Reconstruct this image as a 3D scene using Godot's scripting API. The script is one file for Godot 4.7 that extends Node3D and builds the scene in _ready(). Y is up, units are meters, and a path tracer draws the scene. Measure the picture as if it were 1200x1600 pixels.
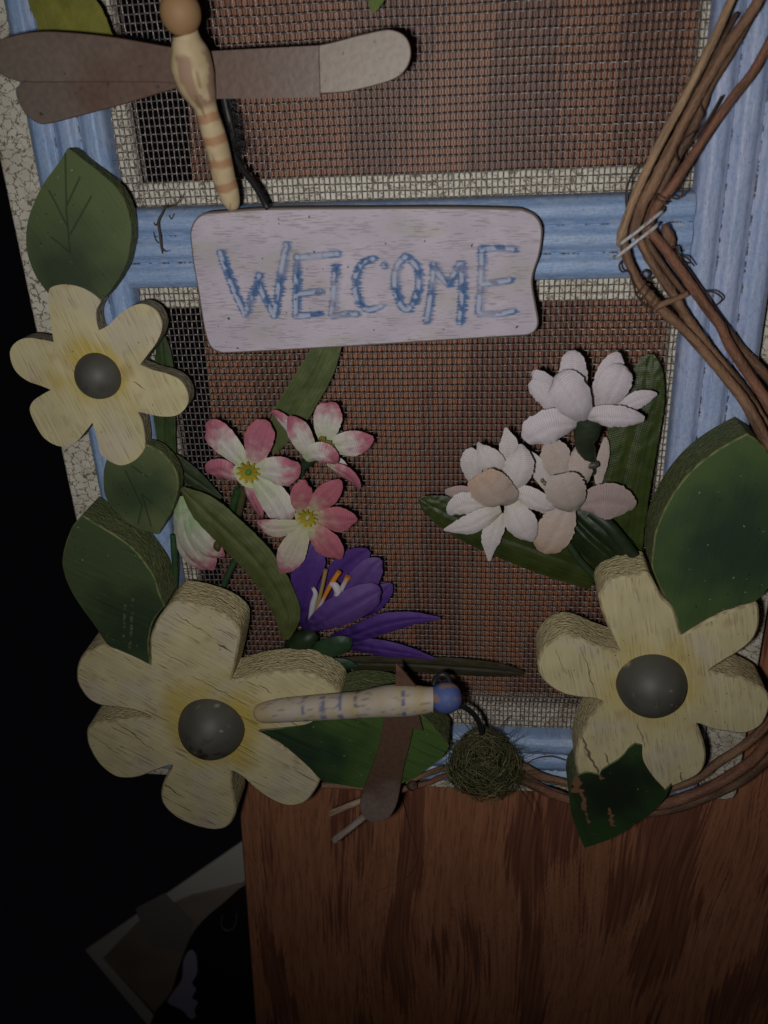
extends Node3D
# A welcome plaque: a screen-door style frame with wooden and fabric flowers, dragonflies made of clothes pegs and a vine loop, hung on an oak panel.
# Lengths in the builders are centimetres in the plane of the frame (x right, y up, z out of the frame); CM turns them into metres.

const CM := 0.01
var used := {}
var nz := FastNoiseLite.new()
var M := {}

# ---------------------------------------------------------------- small tools

class MB:
	var V := PackedVector3Array()
	var N := PackedVector3Array()
	var T := PackedVector2Array()
	var C := PackedColorArray()
	var I := PackedInt32Array()
	func grid(p: PackedVector3Array, uv: PackedVector2Array, col: PackedColorArray, rows: int, cols: int, wrap := false, flip := false) -> void:
		var base := V.size()
		var n := PackedVector3Array()
		n.resize(p.size())
		var last := cols if wrap else cols - 1
		for r in rows - 1:
			for c in last:
				var a := r * cols + c
				var b := r * cols + (c + 1) % cols
				var d := a + cols
				var e := b + cols
				if flip:
					var t := b
					b = d
					d = t
				var fn := (p[e] - p[a]).cross(p[d] - p[b])
				if fn.length_squared() > 0.0:
					fn = fn.normalized()
				n[a] += fn
				n[b] += fn
				n[d] += fn
				n[e] += fn
				I.append_array([base + a, base + b, base + e, base + a, base + e, base + d])
		for i in n.size():
			n[i] = -n[i].normalized() if n[i].length_squared() > 0.0 else Vector3(0, 0, 1)
		V.append_array(p)
		N.append_array(n)
		T.append_array(uv)
		if col.size() == p.size():
			C.append_array(col)
		else:
			for i in p.size():
				C.append(Color.WHITE)
	func fan(points: PackedVector3Array, tris: PackedInt32Array, normal: Vector3, uv: PackedVector2Array) -> void:
		var base := V.size()
		for i in points.size():
			V.append(points[i])
			N.append(normal)
			T.append(uv[i])
			C.append(Color.WHITE)
		for k in range(0, tris.size(), 3):
			var a := points[tris[k]]
			var b := points[tris[k + 1]]
			var c := points[tris[k + 2]]
			if (c - a).cross(b - a).dot(normal) > 0.0:
				I.append_array([base + tris[k], base + tris[k + 1], base + tris[k + 2]])
			else:
				I.append_array([base + tris[k], base + tris[k + 2], base + tris[k + 1]])
	func arrays() -> Array:
		var a := []
		a.resize(Mesh.ARRAY_MAX)
		a[Mesh.ARRAY_VERTEX] = V
		a[Mesh.ARRAY_NORMAL] = N
		a[Mesh.ARRAY_TEX_UV] = T
		a[Mesh.ARRAY_COLOR] = C
		a[Mesh.ARRAY_INDEX] = I
		return a

func numbered(called: String) -> String:
	used[called] = used.get(called, -1) + 1
	return called if used[called] == 0 else "%s_%03d" % [called, used[called]]

func thing(called: String, label: String, category: String, group := "", kind := "", at := Vector3.ZERO) -> Node3D:
	var o := Node3D.new()
	o.name = numbered(called)
	o.position = at * CM
	add_child(o)
	o.set_meta("label", label)
	o.set_meta("category", category)
	if group:
		o.set_meta("group", group)
	if kind:
		o.set_meta("kind", kind)
	return o

# builders of meshes commit one named MeshInstance3D; points are in cm in the frame's axes, kept relative to the thing
func put(called: String, parts: Array, mats: Array, parent: Node3D) -> MeshInstance3D:
	var am := ArrayMesh.new()
	var off := Vector3.ZERO
	var q: Node = parent
	while q is Node3D and q != self:
		off += q.position
		q = q.get_parent()
	for k in parts.size():
		var mb: MB = parts[k]
		if mb.I.is_empty():
			continue
		for i in mb.V.size():
			mb.V[i] = mb.V[i] * CM - off
		am.add_surface_from_arrays(Mesh.PRIMITIVE_TRIANGLES, mb.arrays())
		am.surface_set_material(am.get_surface_count() - 1, mats[k])
	var o := MeshInstance3D.new()
	o.name = called
	o.mesh = am
	parent.add_child(o, true)
	return o

func cr(a: float, b: float, c: float, d: float, t: float) -> float:
	return 0.5 * (2.0 * b + (c - a) * t + (2.0 * a - 5.0 * b + 4.0 * c - d) * t * t + (3.0 * b - 3.0 * c + d - a) * t * t * t)

func smooth2(p: Array, per: int) -> PackedVector2Array:
	var out := PackedVector2Array()
	for i in p.size() - 1:
		var a: Vector2 = p[maxi(i - 1, 0)]
		var b: Vector2 = p[i]
		var c: Vector2 = p[i + 1]
		var d: Vector2 = p[mini(i + 2, p.size() - 1)]
		for k in per:
			var t := float(k) / per
			out.append(Vector2(cr(a.x, b.x, c.x, d.x, t), cr(a.y, b.y, c.y, d.y, t)))
	out.append(p[p.size() - 1])
	return out

func smooth4(p: Array, per: int) -> Array:
	var out := []
	for i in p.size() - 1:
		var a: Vector4 = p[maxi(i - 1, 0)]
		var b: Vector4 = p[i]
		var c: Vector4 = p[i + 1]
		var d: Vector4 = p[mini(i + 2, p.size() - 1)]
		for k in per:
			var t := float(k) / per
			out.append(Vector4(cr(a.x, b.x, c.x, d.x, t), cr(a.y, b.y, c.y, d.y, t), cr(a.z, b.z, c.z, d.z, t), maxf(cr(a.w, b.w, c.w, d.w, t), 0.004)))
	out.append(p[p.size() - 1])
	return out

func ring(segs: Array, per := 5) -> PackedVector2Array:
	var out := PackedVector2Array()
	if segs.size() == 1:
		var s: Array = segs[0]
		var n := s.size()
		for i in n:
			var a: Vector2 = s[(i + n - 1) % n]
			var b: Vector2 = s[i]
			var c: Vector2 = s[(i + 1) % n]
			var d: Vector2 = s[(i + 2) % n]
			for k in per:
				var t := float(k) / per
				out.append(Vector2(cr(a.x, b.x, c.x, d.x, t), cr(a.y, b.y, c.y, d.y, t)))
	else:
		for s in segs:
			var q := smooth2(s, per)
			q.resize(q.size() - 1)
			out.append_array(q)
	if Geometry2D.is_polygon_clockwise(out):
		out.reverse()
	return out

func bounds(p: PackedVector2Array) -> Rect2:
	var r := Rect2(p[0], Vector2.ZERO)
	for q in p:
		r = r.expand(q)
	return r.grow(0.15)

func inset(p: PackedVector2Array, d: float) -> PackedVector2Array:
	var out := PackedVector2Array()
	var n := p.size()
	for i in n:
		var a := (p[i] - p[(i + n - 1) % n]).normalized()
		var b := (p[(i + 1) % n] - p[i]).normalized()
		var t := (a + b).normalized() if (a + b).length() > 0.3 else a
		out.append(p[i] + Vector2(-t.y, t.x) * d)
	return out

# a board sawn along an outline: flat painted face, eased edge, sawn sides
func slab(called: String, o: PackedVector2Array, z0: float, z1: float, ease: float, face: Material, side: Material, parent: Node3D, edge = null) -> MeshInstance3D:
	var rect := bounds(o)
	var f := MB.new()
	var s := MB.new()
	var steps := [[0.0, z0], [0.0, lerpf(z0, z1 - ease, 0.33)], [0.0, lerpf(z0, z1 - ease, 0.66)], [0.0, z1 - ease], [ease * 0.3, z1 - ease * 0.35], [ease, z1]]
	var worn := MB.new()
	var n := o.size()
	var p := PackedVector3Array()
	var uv := PackedVector2Array()
	var top := PackedVector2Array()
	for k in steps.size():
		var q := inset(o, steps[k][0])
		var len := 0.0
		for i in n + 1:
			var j := i % n
			if i > 0:
				len += o[j].distance_to(o[(i - 1) % n])
			p.append(Vector3(q[j].x, q[j].y, steps[k][1]))
			uv.append(Vector2(len, steps[k][1]))
		if k == steps.size() - 1:
			top = q
	if edge == null:
		s.grid(p, uv, PackedColorArray(), steps.size(), n + 1, false, true)
	else:
		s.grid(p.slice(0, 4 * (n + 1)), uv.slice(0, 4 * (n + 1)), PackedColorArray(), 4, n + 1, false, true)
		var col := PackedColorArray()
		for k in range(3, 6):
			for i in n + 1:
				var q := p[k * (n + 1) + i]
				col.append(mix3(edge[0], edge[1], 0.5 + 1.3 * N2(q.x * 45.0, q.y * 45.0 + k * 3.0)))
		worn.grid(p.slice(3 * (n + 1)), uv.slice(3 * (n + 1)), col, 3, n + 1, false, true)
	var tri := Geometry2D.triangulate_polygon(top)
	if tri.is_empty():
		top = o
		tri = Geometry2D.triangulate_polygon(o)
	var fp := PackedVector3Array()
	var fu := PackedVector2Array()
	var bp := PackedVector3Array()
	for q in top:
		fp.append(Vector3(q.x, q.y, z1))
		fu.append(Vector2((q.x - rect.position.x) / rect.size.x, 1.0 - (q.y - rect.position.y) / rect.size.y))
	for q in o:
		bp.append(Vector3(q.x, q.y, z0))
	f.fan(fp, tri, Vector3(0, 0, 1), fu)
	var bt := Geometry2D.triangulate_polygon(o)
	if not bt.is_empty():
		s.fan(bp, bt, Vector3(0, 0, -1), o)
	return put(called, [f, s, worn], [face, side, M.peg], parent)

# a round body swept along a path of (x, y, z, radius)
func sweep(mb: MB, path: Array, sides: int, paint = null, caps := true, lump := 0.0) -> void:
	var rows := path.size()
	var p := PackedVector3Array()
	var uv := PackedVector2Array()
	var col := PackedColorArray()
	var up := Vector3(0, 0, 1)
	var len := 0.0
	for i in rows:
		var a: Vector4 = path[i]
		var b: Vector4 = path[mini(i + 1, rows - 1)]
		var c: Vector4 = path[maxi(i - 1, 0)]
		var t := Vector3(b.x - c.x, b.y - c.y, b.z - c.z).normalized()
		if i > 0:
			len += Vector3(a.x - c.x, a.y - c.y, a.z - c.z).length()
		var s := t.cross(up)
		s = s.normalized() if s.length() > 0.01 else Vector3(1, 0, 0)
		var u := s.cross(t).normalized()
		up = u
		for k in sides + 1:
			var g := TAU * float(k % sides) / sides
			var r := a.w
			if lump > 0.0:
				r *= 1.0 + lump * nz.get_noise_3d(cos(g) * 30.0 + a.x * 20.0, sin(g) * 30.0 + a.y * 20.0, len * 60.0)
			p.append(Vector3(a.x, a.y, a.z) + (s * cos(g) + u * sin(g)) * r)
			uv.append(Vector2(float(k) / sides, len))
			if paint != null:
				col.append(paint.call(len, g))
	mb.grid(p, uv, col, rows, sides + 1, false, false)
	if caps:
		for e in [0, rows - 1]:
			var c := PackedVector3Array()
			var cu := PackedVector2Array()
			var tri := PackedInt32Array()
			for k in sides:
				c.append(p[e * (sides + 1) + k])
				cu.append(uv[e * (sides + 1) + k])
				if k > 1:
					tri.append_array([0, k - 1, k])
			var a: Vector4 = path[e]
			var b: Vector4 = path[1 if e == 0 else rows - 2]
			var before := mb.C.size()
			mb.fan(c, tri, Vector3(a.x - b.x, a.y - b.y, a.z - b.z).normalized(), cu)
			if paint != null:
				for k in sides:
					mb.C[before + k] = col[e * (sides + 1) + k]

# a petal, leaf or strip of cloth along a path of (x, y, z, half width), cupped across its width
func blade(mb: MB, ctrl: Array, cup: float, per: int, across: int, paint, crease := 0.0, fray := 0.0, thick := 0.03, twist := 0.0, roundtip := 0.0, seed_at := 0.0, wave := 0.035) -> void:
	var path := smooth4(ctrl, per)
	var rows := path.size()
	for side in 2:
		var p := PackedVector3Array()
		var uv := PackedVector2Array()
		var col := PackedColorArray()
		var len := 0.0
		for i in rows:
			var a: Vector4 = path[i]
			var b: Vector4 = path[mini(i + 1, rows - 1)]
			var c: Vector4 = path[maxi(i - 1, 0)]
			var t := Vector3(b.x - c.x, b.y - c.y, b.z - c.z).normalized()
			if i > 0:
				len += Vector3(a.x - c.x, a.y - c.y, a.z - c.z).length()
			var s := t.cross(Vector3(0, 0, 1)).normalized()
			var nn := s.cross(t).normalized()
			var w := twist
			s = s.rotated(t, w)
			nn = nn.rotated(t, w)
			var tt := float(i) / (rows - 1)
			for k in across:
				var x := 2.0 * k / (across - 1) - 1.0
				var hw := a.w
				if fray > 0.0 and absf(x) > 0.9:
					hw *= 1.0 + fray * nz.get_noise_2d(len * 260.0 + seed_at * 77.0, x * 50.0)
				var back := roundtip * a.w * (x * x) * (tt * tt)
				var q := Vector3(a.x, a.y, a.z) + s * x * hw + nn * (cup * a.w * (1.0 - x * x) - crease * a.w * exp(-x * x * 40.0)) - t * back
				q += nn * wave * nz.get_noise_3d(q.x * 55.0, q.y * 55.0, seed_at * 40.0) * (1.0 if a.w > 0.2 else 0.0)
				if side == 1:
					q -= nn * thick
				p.append(q)
				uv.append(Vector2(x * hw, len))
				col.append(paint.call(tt, x, q))
		mb.grid(p, uv, col, rows, across, false, side == 1)
		if side == 0:
			mb.set_meta("edge", p)
		else:
			var front: PackedVector3Array = mb.get_meta("edge")
			for e in 2:
				var ep := PackedVector3Array()
				var eu := PackedVector2Array()
				var ec := PackedColorArray()
				for i in rows:
					var at := i * across + (0 if e == 0 else across - 1)
					ep.append(front[at])
					ep.append(p[at])
					eu.append(Vector2(0, i))
					eu.append(Vector2(1, i))
					ec.append(col[at])
					ec.append(col[at])
				mb.grid(ep, eu, ec, rows, 2, false, e == 1)

func mix3(a: Color, b: Color, t: float) -> Color:
	return a.lerp(b, clampf(t, 0.0, 1.0))

func sstep(a: float, b: float, x: float) -> float:
	var t := clampf((x - a) / (b - a), 0.0, 1.0)
	return t * t * (3.0 - 2.0 * t)

# ---------------------------------------------------------------- materials

func plain(c: Color, rough: float, metal := 0.0, spec := 0.5) -> StandardMaterial3D:
	var m := StandardMaterial3D.new()
	m.albedo_color = c.linear_to_srgb()
	m.roughness = rough
	m.metallic = metal
	m.metallic_specular = spec
	return m

func tinted(rough: float, spec := 0.5) -> StandardMaterial3D:
	var m := plain(Color.WHITE, rough, 0.0, spec)
	m.vertex_color_use_as_albedo = true
	return m

# paints a picture of a surface w x h px; f gives linear colour with relief in the alpha
func painted(w: int, h: int, rect: Rect2, relief: float, rough: float, f: Callable) -> StandardMaterial3D:
	var im := Image.create(w, h, false, Image.FORMAT_RGB8)
	var hm := Image.create(w, h, false, Image.FORMAT_L8)
	for j in h:
		var y := rect.position.y + rect.size.y * (1.0 - (j + 0.5) / h)
		for i in w:
			var c: Color = f.call(rect.position.x + rect.size.x * (i + 0.5) / w, y)
			hm.set_pixel(i, j, Color(c.a, c.a, c.a))
			im.set_pixel(i, j, Color(c.r, c.g, c.b).linear_to_srgb())
	var m := StandardMaterial3D.new()
	m.albedo_texture = ImageTexture.create_from_image(im)
	m.roughness = rough
	if relief > 0.0:
		m.heightmap_enabled = true
		m.heightmap_scale = relief
		m.heightmap_texture = ImageTexture.create_from_image(hm)
	return m

func N2(x: float, y: float) -> float:
	return nz.get_noise_2d(x, y)

func grain(x: float, y: float, ang: float, fine: float, long: float) -> float:
	var c := cos(ang)
	var s := sin(ang)
	var along := x * c + y * s
	var over := -x * s + y * c
	return N2(along * long + 400.0, over * fine + 0.6 * fine * 0.1 * N2(along * 8.0, over * 8.0))

func cracked(x: float, y: float, cell: FastNoiseLite, sx: float, sy: float, width: float) -> float:
	var wx := x + 0.12 * N2(x * 60.0, y * 60.0) + 0.05 * N2(x * 190.0, y * 190.0)
	var wy := y + 0.12 * N2(x * 60.0 + 300.0, y * 60.0) + 0.05 * N2(x * 190.0 + 80.0, y * 190.0)
	var d := cell.get_noise_2d(wx * sx, wy * sy) + 1.0
	return 1.0 - sstep(width * 0.4, width, d)

func make_materials() -> void:
	nz.seed = 7
	nz.noise_type = FastNoiseLite.TYPE_SIMPLEX_SMOOTH
	nz.frequency = 0.05
	nz.fractal_octaves = 2
	var cell := FastNoiseLite.new()
	cell.seed = 3
	cell.noise_type = FastNoiseLite.TYPE_CELLULAR
	cell.frequency = 1.0
	cell.fractal_type = FastNoiseLite.FRACTAL_NONE
	cell.cellular_return_type = FastNoiseLite.RETURN_DISTANCE2_SUB
	cell.cellular_jitter = 0.95
	# crackle glaze on the boards behind the screen
	M.crackle = painted(720, 720, Rect2(0, 0, 12, 12), 0.018, 0.6, func(x: float, y: float):
		var k := cracked(x, y, cell, 2.1, 2.8, 0.10)
		k = maxf(k, 0.55 * cracked(x + 40.0, y, cell, 4.4, 3.6, 0.10) * sstep(-0.2, 0.35, N2(x * 9.0, y * 9.0)))
		var b := mix3(Color(0.58, 0.56, 0.475), Color(0.50, 0.475, 0.395), 0.5 + N2(x * 12.0, y * 12.0))
		b = mix3(b, Color(0.33, 0.24, 0.16), 0.6 * sstep(0.35, 0.75, N2(x * 7.0 + 90.0, y * 7.0)))
		var c := mix3(b, Color(0.15, 0.12, 0.085), k)
		c.a = 0.85 - 0.8 * k + 0.1 * N2(x * 120.0, y * 120.0)
		return c)
	# blue paint, v across one moulding (3.1 cm), u along it
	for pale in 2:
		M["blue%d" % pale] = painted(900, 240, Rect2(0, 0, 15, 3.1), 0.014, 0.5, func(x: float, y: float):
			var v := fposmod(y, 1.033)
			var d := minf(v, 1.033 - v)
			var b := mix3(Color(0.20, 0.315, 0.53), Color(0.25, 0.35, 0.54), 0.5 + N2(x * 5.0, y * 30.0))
			if pale == 1:  # right stile: flash brightness and sheen put into the colour as paler lavender blue
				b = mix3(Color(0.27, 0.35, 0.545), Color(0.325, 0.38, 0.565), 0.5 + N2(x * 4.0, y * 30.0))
			var mott := N2(x * 85.0, y * 110.0)
			b = mix3(b, Color(b.r * 0.90, b.g * 0.91, b.b * 0.91), sstep(0.0, 0.6, mott))
			b = mix3(b, Color(b.r * 1.07, b.g * 1.05, b.b * 1.03), sstep(0.0, 0.6, -mott))
			var streak := N2(x * 22.0, y * 330.0)
			b = mix3(b, Color(0.42, 0.46, 0.56), 0.35 * sstep(0.1, 0.6, streak))
			b = mix3(b, Color(0.14, 0.21, 0.34), 0.45 * sstep(0.15, 0.6, N2(x * 30.0 + 50.0, y * 260.0 + 70.0)))
			b = mix3(b, Color(0.46, 0.50, 0.60), 0.35 * sstep(0.09, 0.03, absf(d - 0.10)) * sstep(-0.1, 0.4, N2(x * 16.0, y * 3.0)))
			var gap := sstep(0.030, 0.010, d + 0.03 * N2(x * 120.0, y * 20.0)) * sstep(-0.15, 0.15, N2(x * 38.0, floor(y / 1.033 + 0.5) * 37.0)) * (1.0 if y > 0.5 and y < 2.6 else 0.0)
			b = mix3(b, Color(0.035, 0.04, 0.06), gap)
			var speck := sstep(0.70, 0.78, N2(x * 150.0, y * 150.0))
			b = mix3(b, Color(0.04, 0.05, 0.08), 0.8 * speck)
			b.a = clampf(0.62 + 0.25 * streak - 0.5 * gap - 0.35 * speck + 0.3 * N2(x * 110.0, y * 130.0), 0.0, 1.0)
			return b)
	# oak veneer, grain up and down
	M.oak = painted(680, 1240, Rect2(0, 0, 34, 62), 0.006, 0.42, func(x: float, y: float):
		var wx := x + 0.9 * N2(x * 2.0 + 500.0, y * 0.7)
		var m := 1.35 * N2(wx * 4.4, y * 0.85) + 0.28 * N2(wx * 13.0 + 70.0, y * 1.6)
		var e := N2(wx * 105.0, y * 2.6)
		var dark := sstep(0.02, 0.17, m + 0.45 * e - 0.04)
		var fine := N2(wx * 45.0, y * 1.6)
		var pore := sstep(0.12, 0.5, N2(wx * 170.0, y * 6.0 + 40.0))
		var b := mix3(Color(0.365, 0.158, 0.084), Color(0.30, 0.124, 0.065), 0.5 + fine)
		b = mix3(b, Color(0.115, 0.040, 0.027), dark * (0.68 + 0.42 * e))
		b = mix3(b, Color(0.13, 0.05, 0.03), 0.55 * pore)
		b.a = clampf(0.7 - 0.3 * pore - 0.25 * dark, 0.0, 1.0)
		return b)
	M.oak.roughness = 0.5
	M.oak.metallic_specular = 0.46
	# sawn sides, u along the edge in cm, v through the thickness in cm
	var sawn := func(a: Color, b: Color, c: Color) -> StandardMaterial3D:
		var m := painted(512, 128, Rect2(0, 0, 8, 2), 0.09, 0.85, func(x: float, y: float):
			var th := 3.0 * sin(TAU * x / 8.0)
			var r := 1.0 - absf(N2(cos(TAU * x / 8.0) * 32.0 + th, y * 75.0 + 10.0 * N2(x * 9.0, y * 18.0)) * 2.0)
			var q := N2(x * 55.0, y * 120.0)
			var k := sstep(0.74, 0.99, r)
			var col := mix3(a, b, 0.5 + q)
			col = mix3(col, c, 0.75 * k * sstep(-0.3, 0.3, N2(x * 14.0, y * 20.0)))
			col.a = clampf(0.65 + 0.3 * q - 0.5 * k, 0.0, 1.0)
			return col)
		m.uv1_scale = Vector3(1.0 / 8.0, 0.5, 1.0)
		return m
	M.cream_side = sawn.call(Color(0.56, 0.485, 0.27), Color(0.47, 0.40, 0.215), Color(0.26, 0.20, 0.10))
	M.grey_side = sawn.call(Color(0.27, 0.24, 0.16), Color(0.20, 0.175, 0.115), Color(0.09, 0.07, 0.045))
	M.green_side = sawn.call(Color(0.105, 0.125, 0.04), Color(0.06, 0.085, 0.028), Color(0.20, 0.18, 0.085))
	M.sign_side = plain(Color(0.20, 0.16, 0.14), 0.8)
	# cloth relief
	var weave := Image.create(64, 64, false, Image.FORMAT_L8)
	for j in 64:
		for i in 64:
			var a := sin(TAU * (i * 12.0 / 64.0 + 0.5 * floor(j / 2.667)))
			var b := sin(TAU * (j * 12.0 / 64.0))
			var v := 0.5 + 0.22 * a + 0.22 * b
			weave.set_pixel(i, j, Color(v, v, v))
	var wt := ImageTexture.create_from_image(weave)
	var threads := Image.create(128, 128, false, Image.FORMAT_RGB8)
	for j in 128:
		for i in 128:
			var a := sin(TAU * (i * 12.0 / 128.0 + 0.5 * floor(j / 5.33)))
			var b := sin(TAU * (j * 12.0 / 128.0))
			var v := clampf(0.90 + 0.075 * a + 0.055 * b + 0.10 * N2(i * 6.0, j * 6.0) + 0.06 * N2(i * 25.0, j * 25.0), 0.6, 1.0)
			threads.set_pixel(i, j, Color(v, v, v))
	var tt := ImageTexture.create_from_image(threads)
	for k in [["cloth", 0.8, 0.006, 0.3], ["satin", 0.6, 0.009, 0.35], ["glossy_cloth", 0.36, 0.012, 0.4]]:
		var m := tinted(k[1], k[3])
		m.heightmap_enabled = true
		m.heightmap_scale = k[2]
		m.heightmap_texture = wt
		m.uv1_scale = Vector3(1.15, 1.15, 1)
		m.albedo_texture = tt
		M[k[0]] = m
	# bark
	M.bark = tinted(0.62, 0.4)
	var bark := Image.create(64, 256, false, Image.FORMAT_L8)
	for j in 256:
		for i in 64:
			var g := TAU * i / 64.0
			var v := clampf(0.5 + 0.7 * nz.get_noise_3d(cos(g) * 55.0, sin(g) * 55.0, j * 0.8), 0.0, 1.0)
			bark.set_pixel(i, j, Color(v, v, v))
	M.bark.heightmap_enabled = true
	M.bark.heightmap_scale = 0.03
	M.bark.heightmap_texture = ImageTexture.create_from_image(bark)
	M.bark.uv1_scale = Vector3(1, 0.4, 1)
	M.peg = tinted(0.6, 0.4)
	M.dome = tinted(0.55, 0.42)
	M.stick = tinted(0.7, 0.3)
	M.plastic_green = tinted(0.5, 0.4)
	M.wire_grey = plain(Color(0.155, 0.132, 0.124), 0.34, 0.4)
	M.black = plain(Color(0.012, 0.012, 0.013), 0.5)
	M.staple = tinted(0.55, 0.5)
	M.moss = tinted(0.8, 0.2)
	M.hair = plain(Color(0.05, 0.035, 0.022), 0.7)

# ---------------------------------------------------------------- builders of the things

func flower_face(rect: Rect2, ctr: Vector2, ang: float, fine: float, crack: float, yellow: float, seedx: float, ppc: float, gouges: Array, br: float) -> StandardMaterial3D:
	return painted(int(rect.size.x * ppc), int(rect.size.y * ppc), rect, 0.03, 0.72, func(x: float, y: float):
		var r := Vector2(x, y).distance_to(ctr)
		var b := mix3(Color(0.535, 0.475, 0.27), Color(0.465, 0.41, 0.23), 0.5 + N2(x * 9.0 + seedx, y * 9.0))
		b = mix3(b, Color(0.46, 0.41, 0.345), 0.5 * sstep(0.05, 0.5, N2(x * 5.0 + seedx, y * 5.0 + 60.0)))
		b = mix3(b, Color(0.45, 0.345, 0.06), 0.9 * yellow * sstep(br * 2.1, br * 0.9, r + 0.9 * N2(x * 8.0 + seedx, y * 8.0)))
		var g := grain(x + seedx, y, ang, 230.0, 8.0)
		var g2 := grain(x + seedx + 30.0, y, ang, 90.0, 3.2)
		var line := sstep(0.16, 0.5, g) * sstep(-0.35, 0.25, N2(x * 20.0 + seedx, y * 20.0))
		var split := sstep(0.52, 0.60, g2) * crack * sstep(0.0, 0.3, N2(x * 9.0 + seedx + 70.0, y * 9.0))
		b = mix3(b, Color(0.22, 0.175, 0.095), 0.50 * line)
		b = mix3(b, Color(0.60, 0.54, 0.38), 0.35 * sstep(0.2, 0.5, grain(x + seedx + 60.0, y, ang, 150.0, 4.0)))
		var deep := 0.0
		for q in gouges:
			var at := Vector2(x, y) + Vector2(N2(x * 30.0, y * 30.0), N2(x * 30.0 + 50.0, y * 30.0)) * 0.10
			var u: Vector2 = Geometry2D.get_closest_point_to_segment(at, q[0], q[1])
			var taper: float = minf(u.distance_to(q[0]), u.distance_to(q[1])) / (q[0].distance_to(q[1]) * 0.5)
			deep = maxf(deep, sstep(q[2] * (0.35 + 0.65 * taper), q[2] * 0.35 * (0.35 + 0.65 * taper), at.distance_to(u)))
		b = mix3(b, Color(0.115, 0.06, 0.035), 0.92 * deep)
		b = mix3(b, Color(0.10, 0.06, 0.03), 0.8 * split)
		b = mix3(b, Color(0.25, 0.14, 0.05), 0.35 * sstep(0.45, 0.9, N2(x * 13.0 + 40.0 + seedx, y * 13.0) + 0.4 * line) )
		b = mix3(b, Color(0.03, 0.025, 0.02), sstep(0.76, 0.80, N2(x * 95.0 + seedx, y * 95.0)))
		b.a = clampf(0.72 + 0.22 * g2 - 0.25 * line - 0.5 * split - 0.7 * deep, 0.0, 1.0)
		return b)

func leaf_face(rect: Rect2, dark_at: Vector2, reach: float, a: Color, b: Color, ang: float, veins: Array, worn: float, seedx: float, streak: float) -> StandardMaterial3D:
	return painted(int(rect.size.x * 46.0), int(rect.size.y * 46.0), rect, 0.004 + 0.02 * streak, 0.5, func(x: float, y: float):
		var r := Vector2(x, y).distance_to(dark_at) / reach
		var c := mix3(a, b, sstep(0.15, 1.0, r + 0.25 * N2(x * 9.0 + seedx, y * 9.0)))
		var g := grain(x + seedx, y, ang, 120.0, 6.0)
		c = mix3(c, Color(c.r * 1.45, c.g * 1.35, c.b * 1.3), streak * sstep(0.0, 0.6, g))
		c = mix3(c, Color(c.r * 0.45, c.g * 0.5, c.b * 0.5), 1.1 * streak * sstep(0.3, 0.65, grain(x + seedx + 9.0, y, ang, 60.0, 3.0)))
		var at := Vector2(x, y)
		for v in veins:
			var q := Geometry2D.get_closest_point_to_segment(at, v[0], v[1])
			if v.size() > 3:
				var aw := at + Vector2(N2(x * 40.0, y * 40.0), N2(x * 40.0 + 50.0, y * 40.0)) * 0.14
				q = Geometry2D.get_closest_point_to_segment(aw, v[0], v[1])
				c = mix3(c, Color(0.20, 0.095, 0.05), 0.9 * sstep(v[2], v[2] * 0.6, aw.distance_to(q)))
			elif v.size() > 2:
				c = mix3(c, Color(0.12, 0.14, 0.07), 0.6 * sstep(0.09, 0.03, at.distance_to(q)) * sstep(-0.3, 0.3, N2(x * 30.0, y * 60.0)))
			else:
				c = mix3(c, Color(0.012, 0.035, 0.012), 0.8 * sstep(0.055, 0.015, at.distance_to(q)))
		c = mix3(c, Color(0.20, 0.11, 0.06), worn * sstep(0.36, 0.46, grain(x + seedx + 3.0, y, ang, 26.0, 5.0)))
		c = mix3(c, Color(0.01, 0.012, 0.008), sstep(0.72, 0.78, N2(x * 90.0 + seedx, y * 90.0)))
		c = mix3(c, Color(0.35, 0.36, 0.30), 0.7 * sstep(0.74, 0.80, N2(x * 80.0 + 200.0 + seedx, y * 80.0)))
		c.a = clampf(0.7 + 0.25 * g, 0.0, 1.0)
		return c)

func dome(parent: Node3D, c: Vector2, z: float, r: float, h: float, dirt: float, seedx: float) -> void:
	var rows := 26
	var cols := 56
	var p := PackedVector3Array()
	var uv := PackedVector2Array()
	var col := PackedColorArray()
	for i in rows:
		var a := PI * 0.5 * i / (rows - 1)
		for k in cols + 1:
			var g := TAU * (k % cols) / cols
			var q := Vector3(c.x + r * cos(a) * cos(g), c.y + r * cos(a) * sin(g), z + h * sin(a))
			p.append(q)
			uv.append(Vector2(float(k) / cols, float(i) / rows))
			var b := mix3(Color(0.088, 0.088, 0.076), Color(0.068, 0.068, 0.058), 0.5 + N2(q.x * 12.0 + seedx, q.y * 12.0))
			b = mix3(b, Color(0.035, 0.02, 0.014), dirt * sstep(0.1, 0.45, N2(q.x * 28.0 + seedx, q.y * 28.0)) * sstep(1.2, 0.2, Vector2(q.x, q.y).distance_to(c + Vector2(-0.15, -0.5) * r) / r))
			b = mix3(b, Color(0.3, 0.29, 0.2), 0.8 * sstep(0.66, 0.75, N2(q.x * 90.0 + seedx, q.y * 90.0)))
			col.append(b)
	var mb := MB.new()
	mb.grid(p, uv, col, rows, cols + 1, false, false)
	put("centre_button", [mb], [M.dome], parent)

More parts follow.
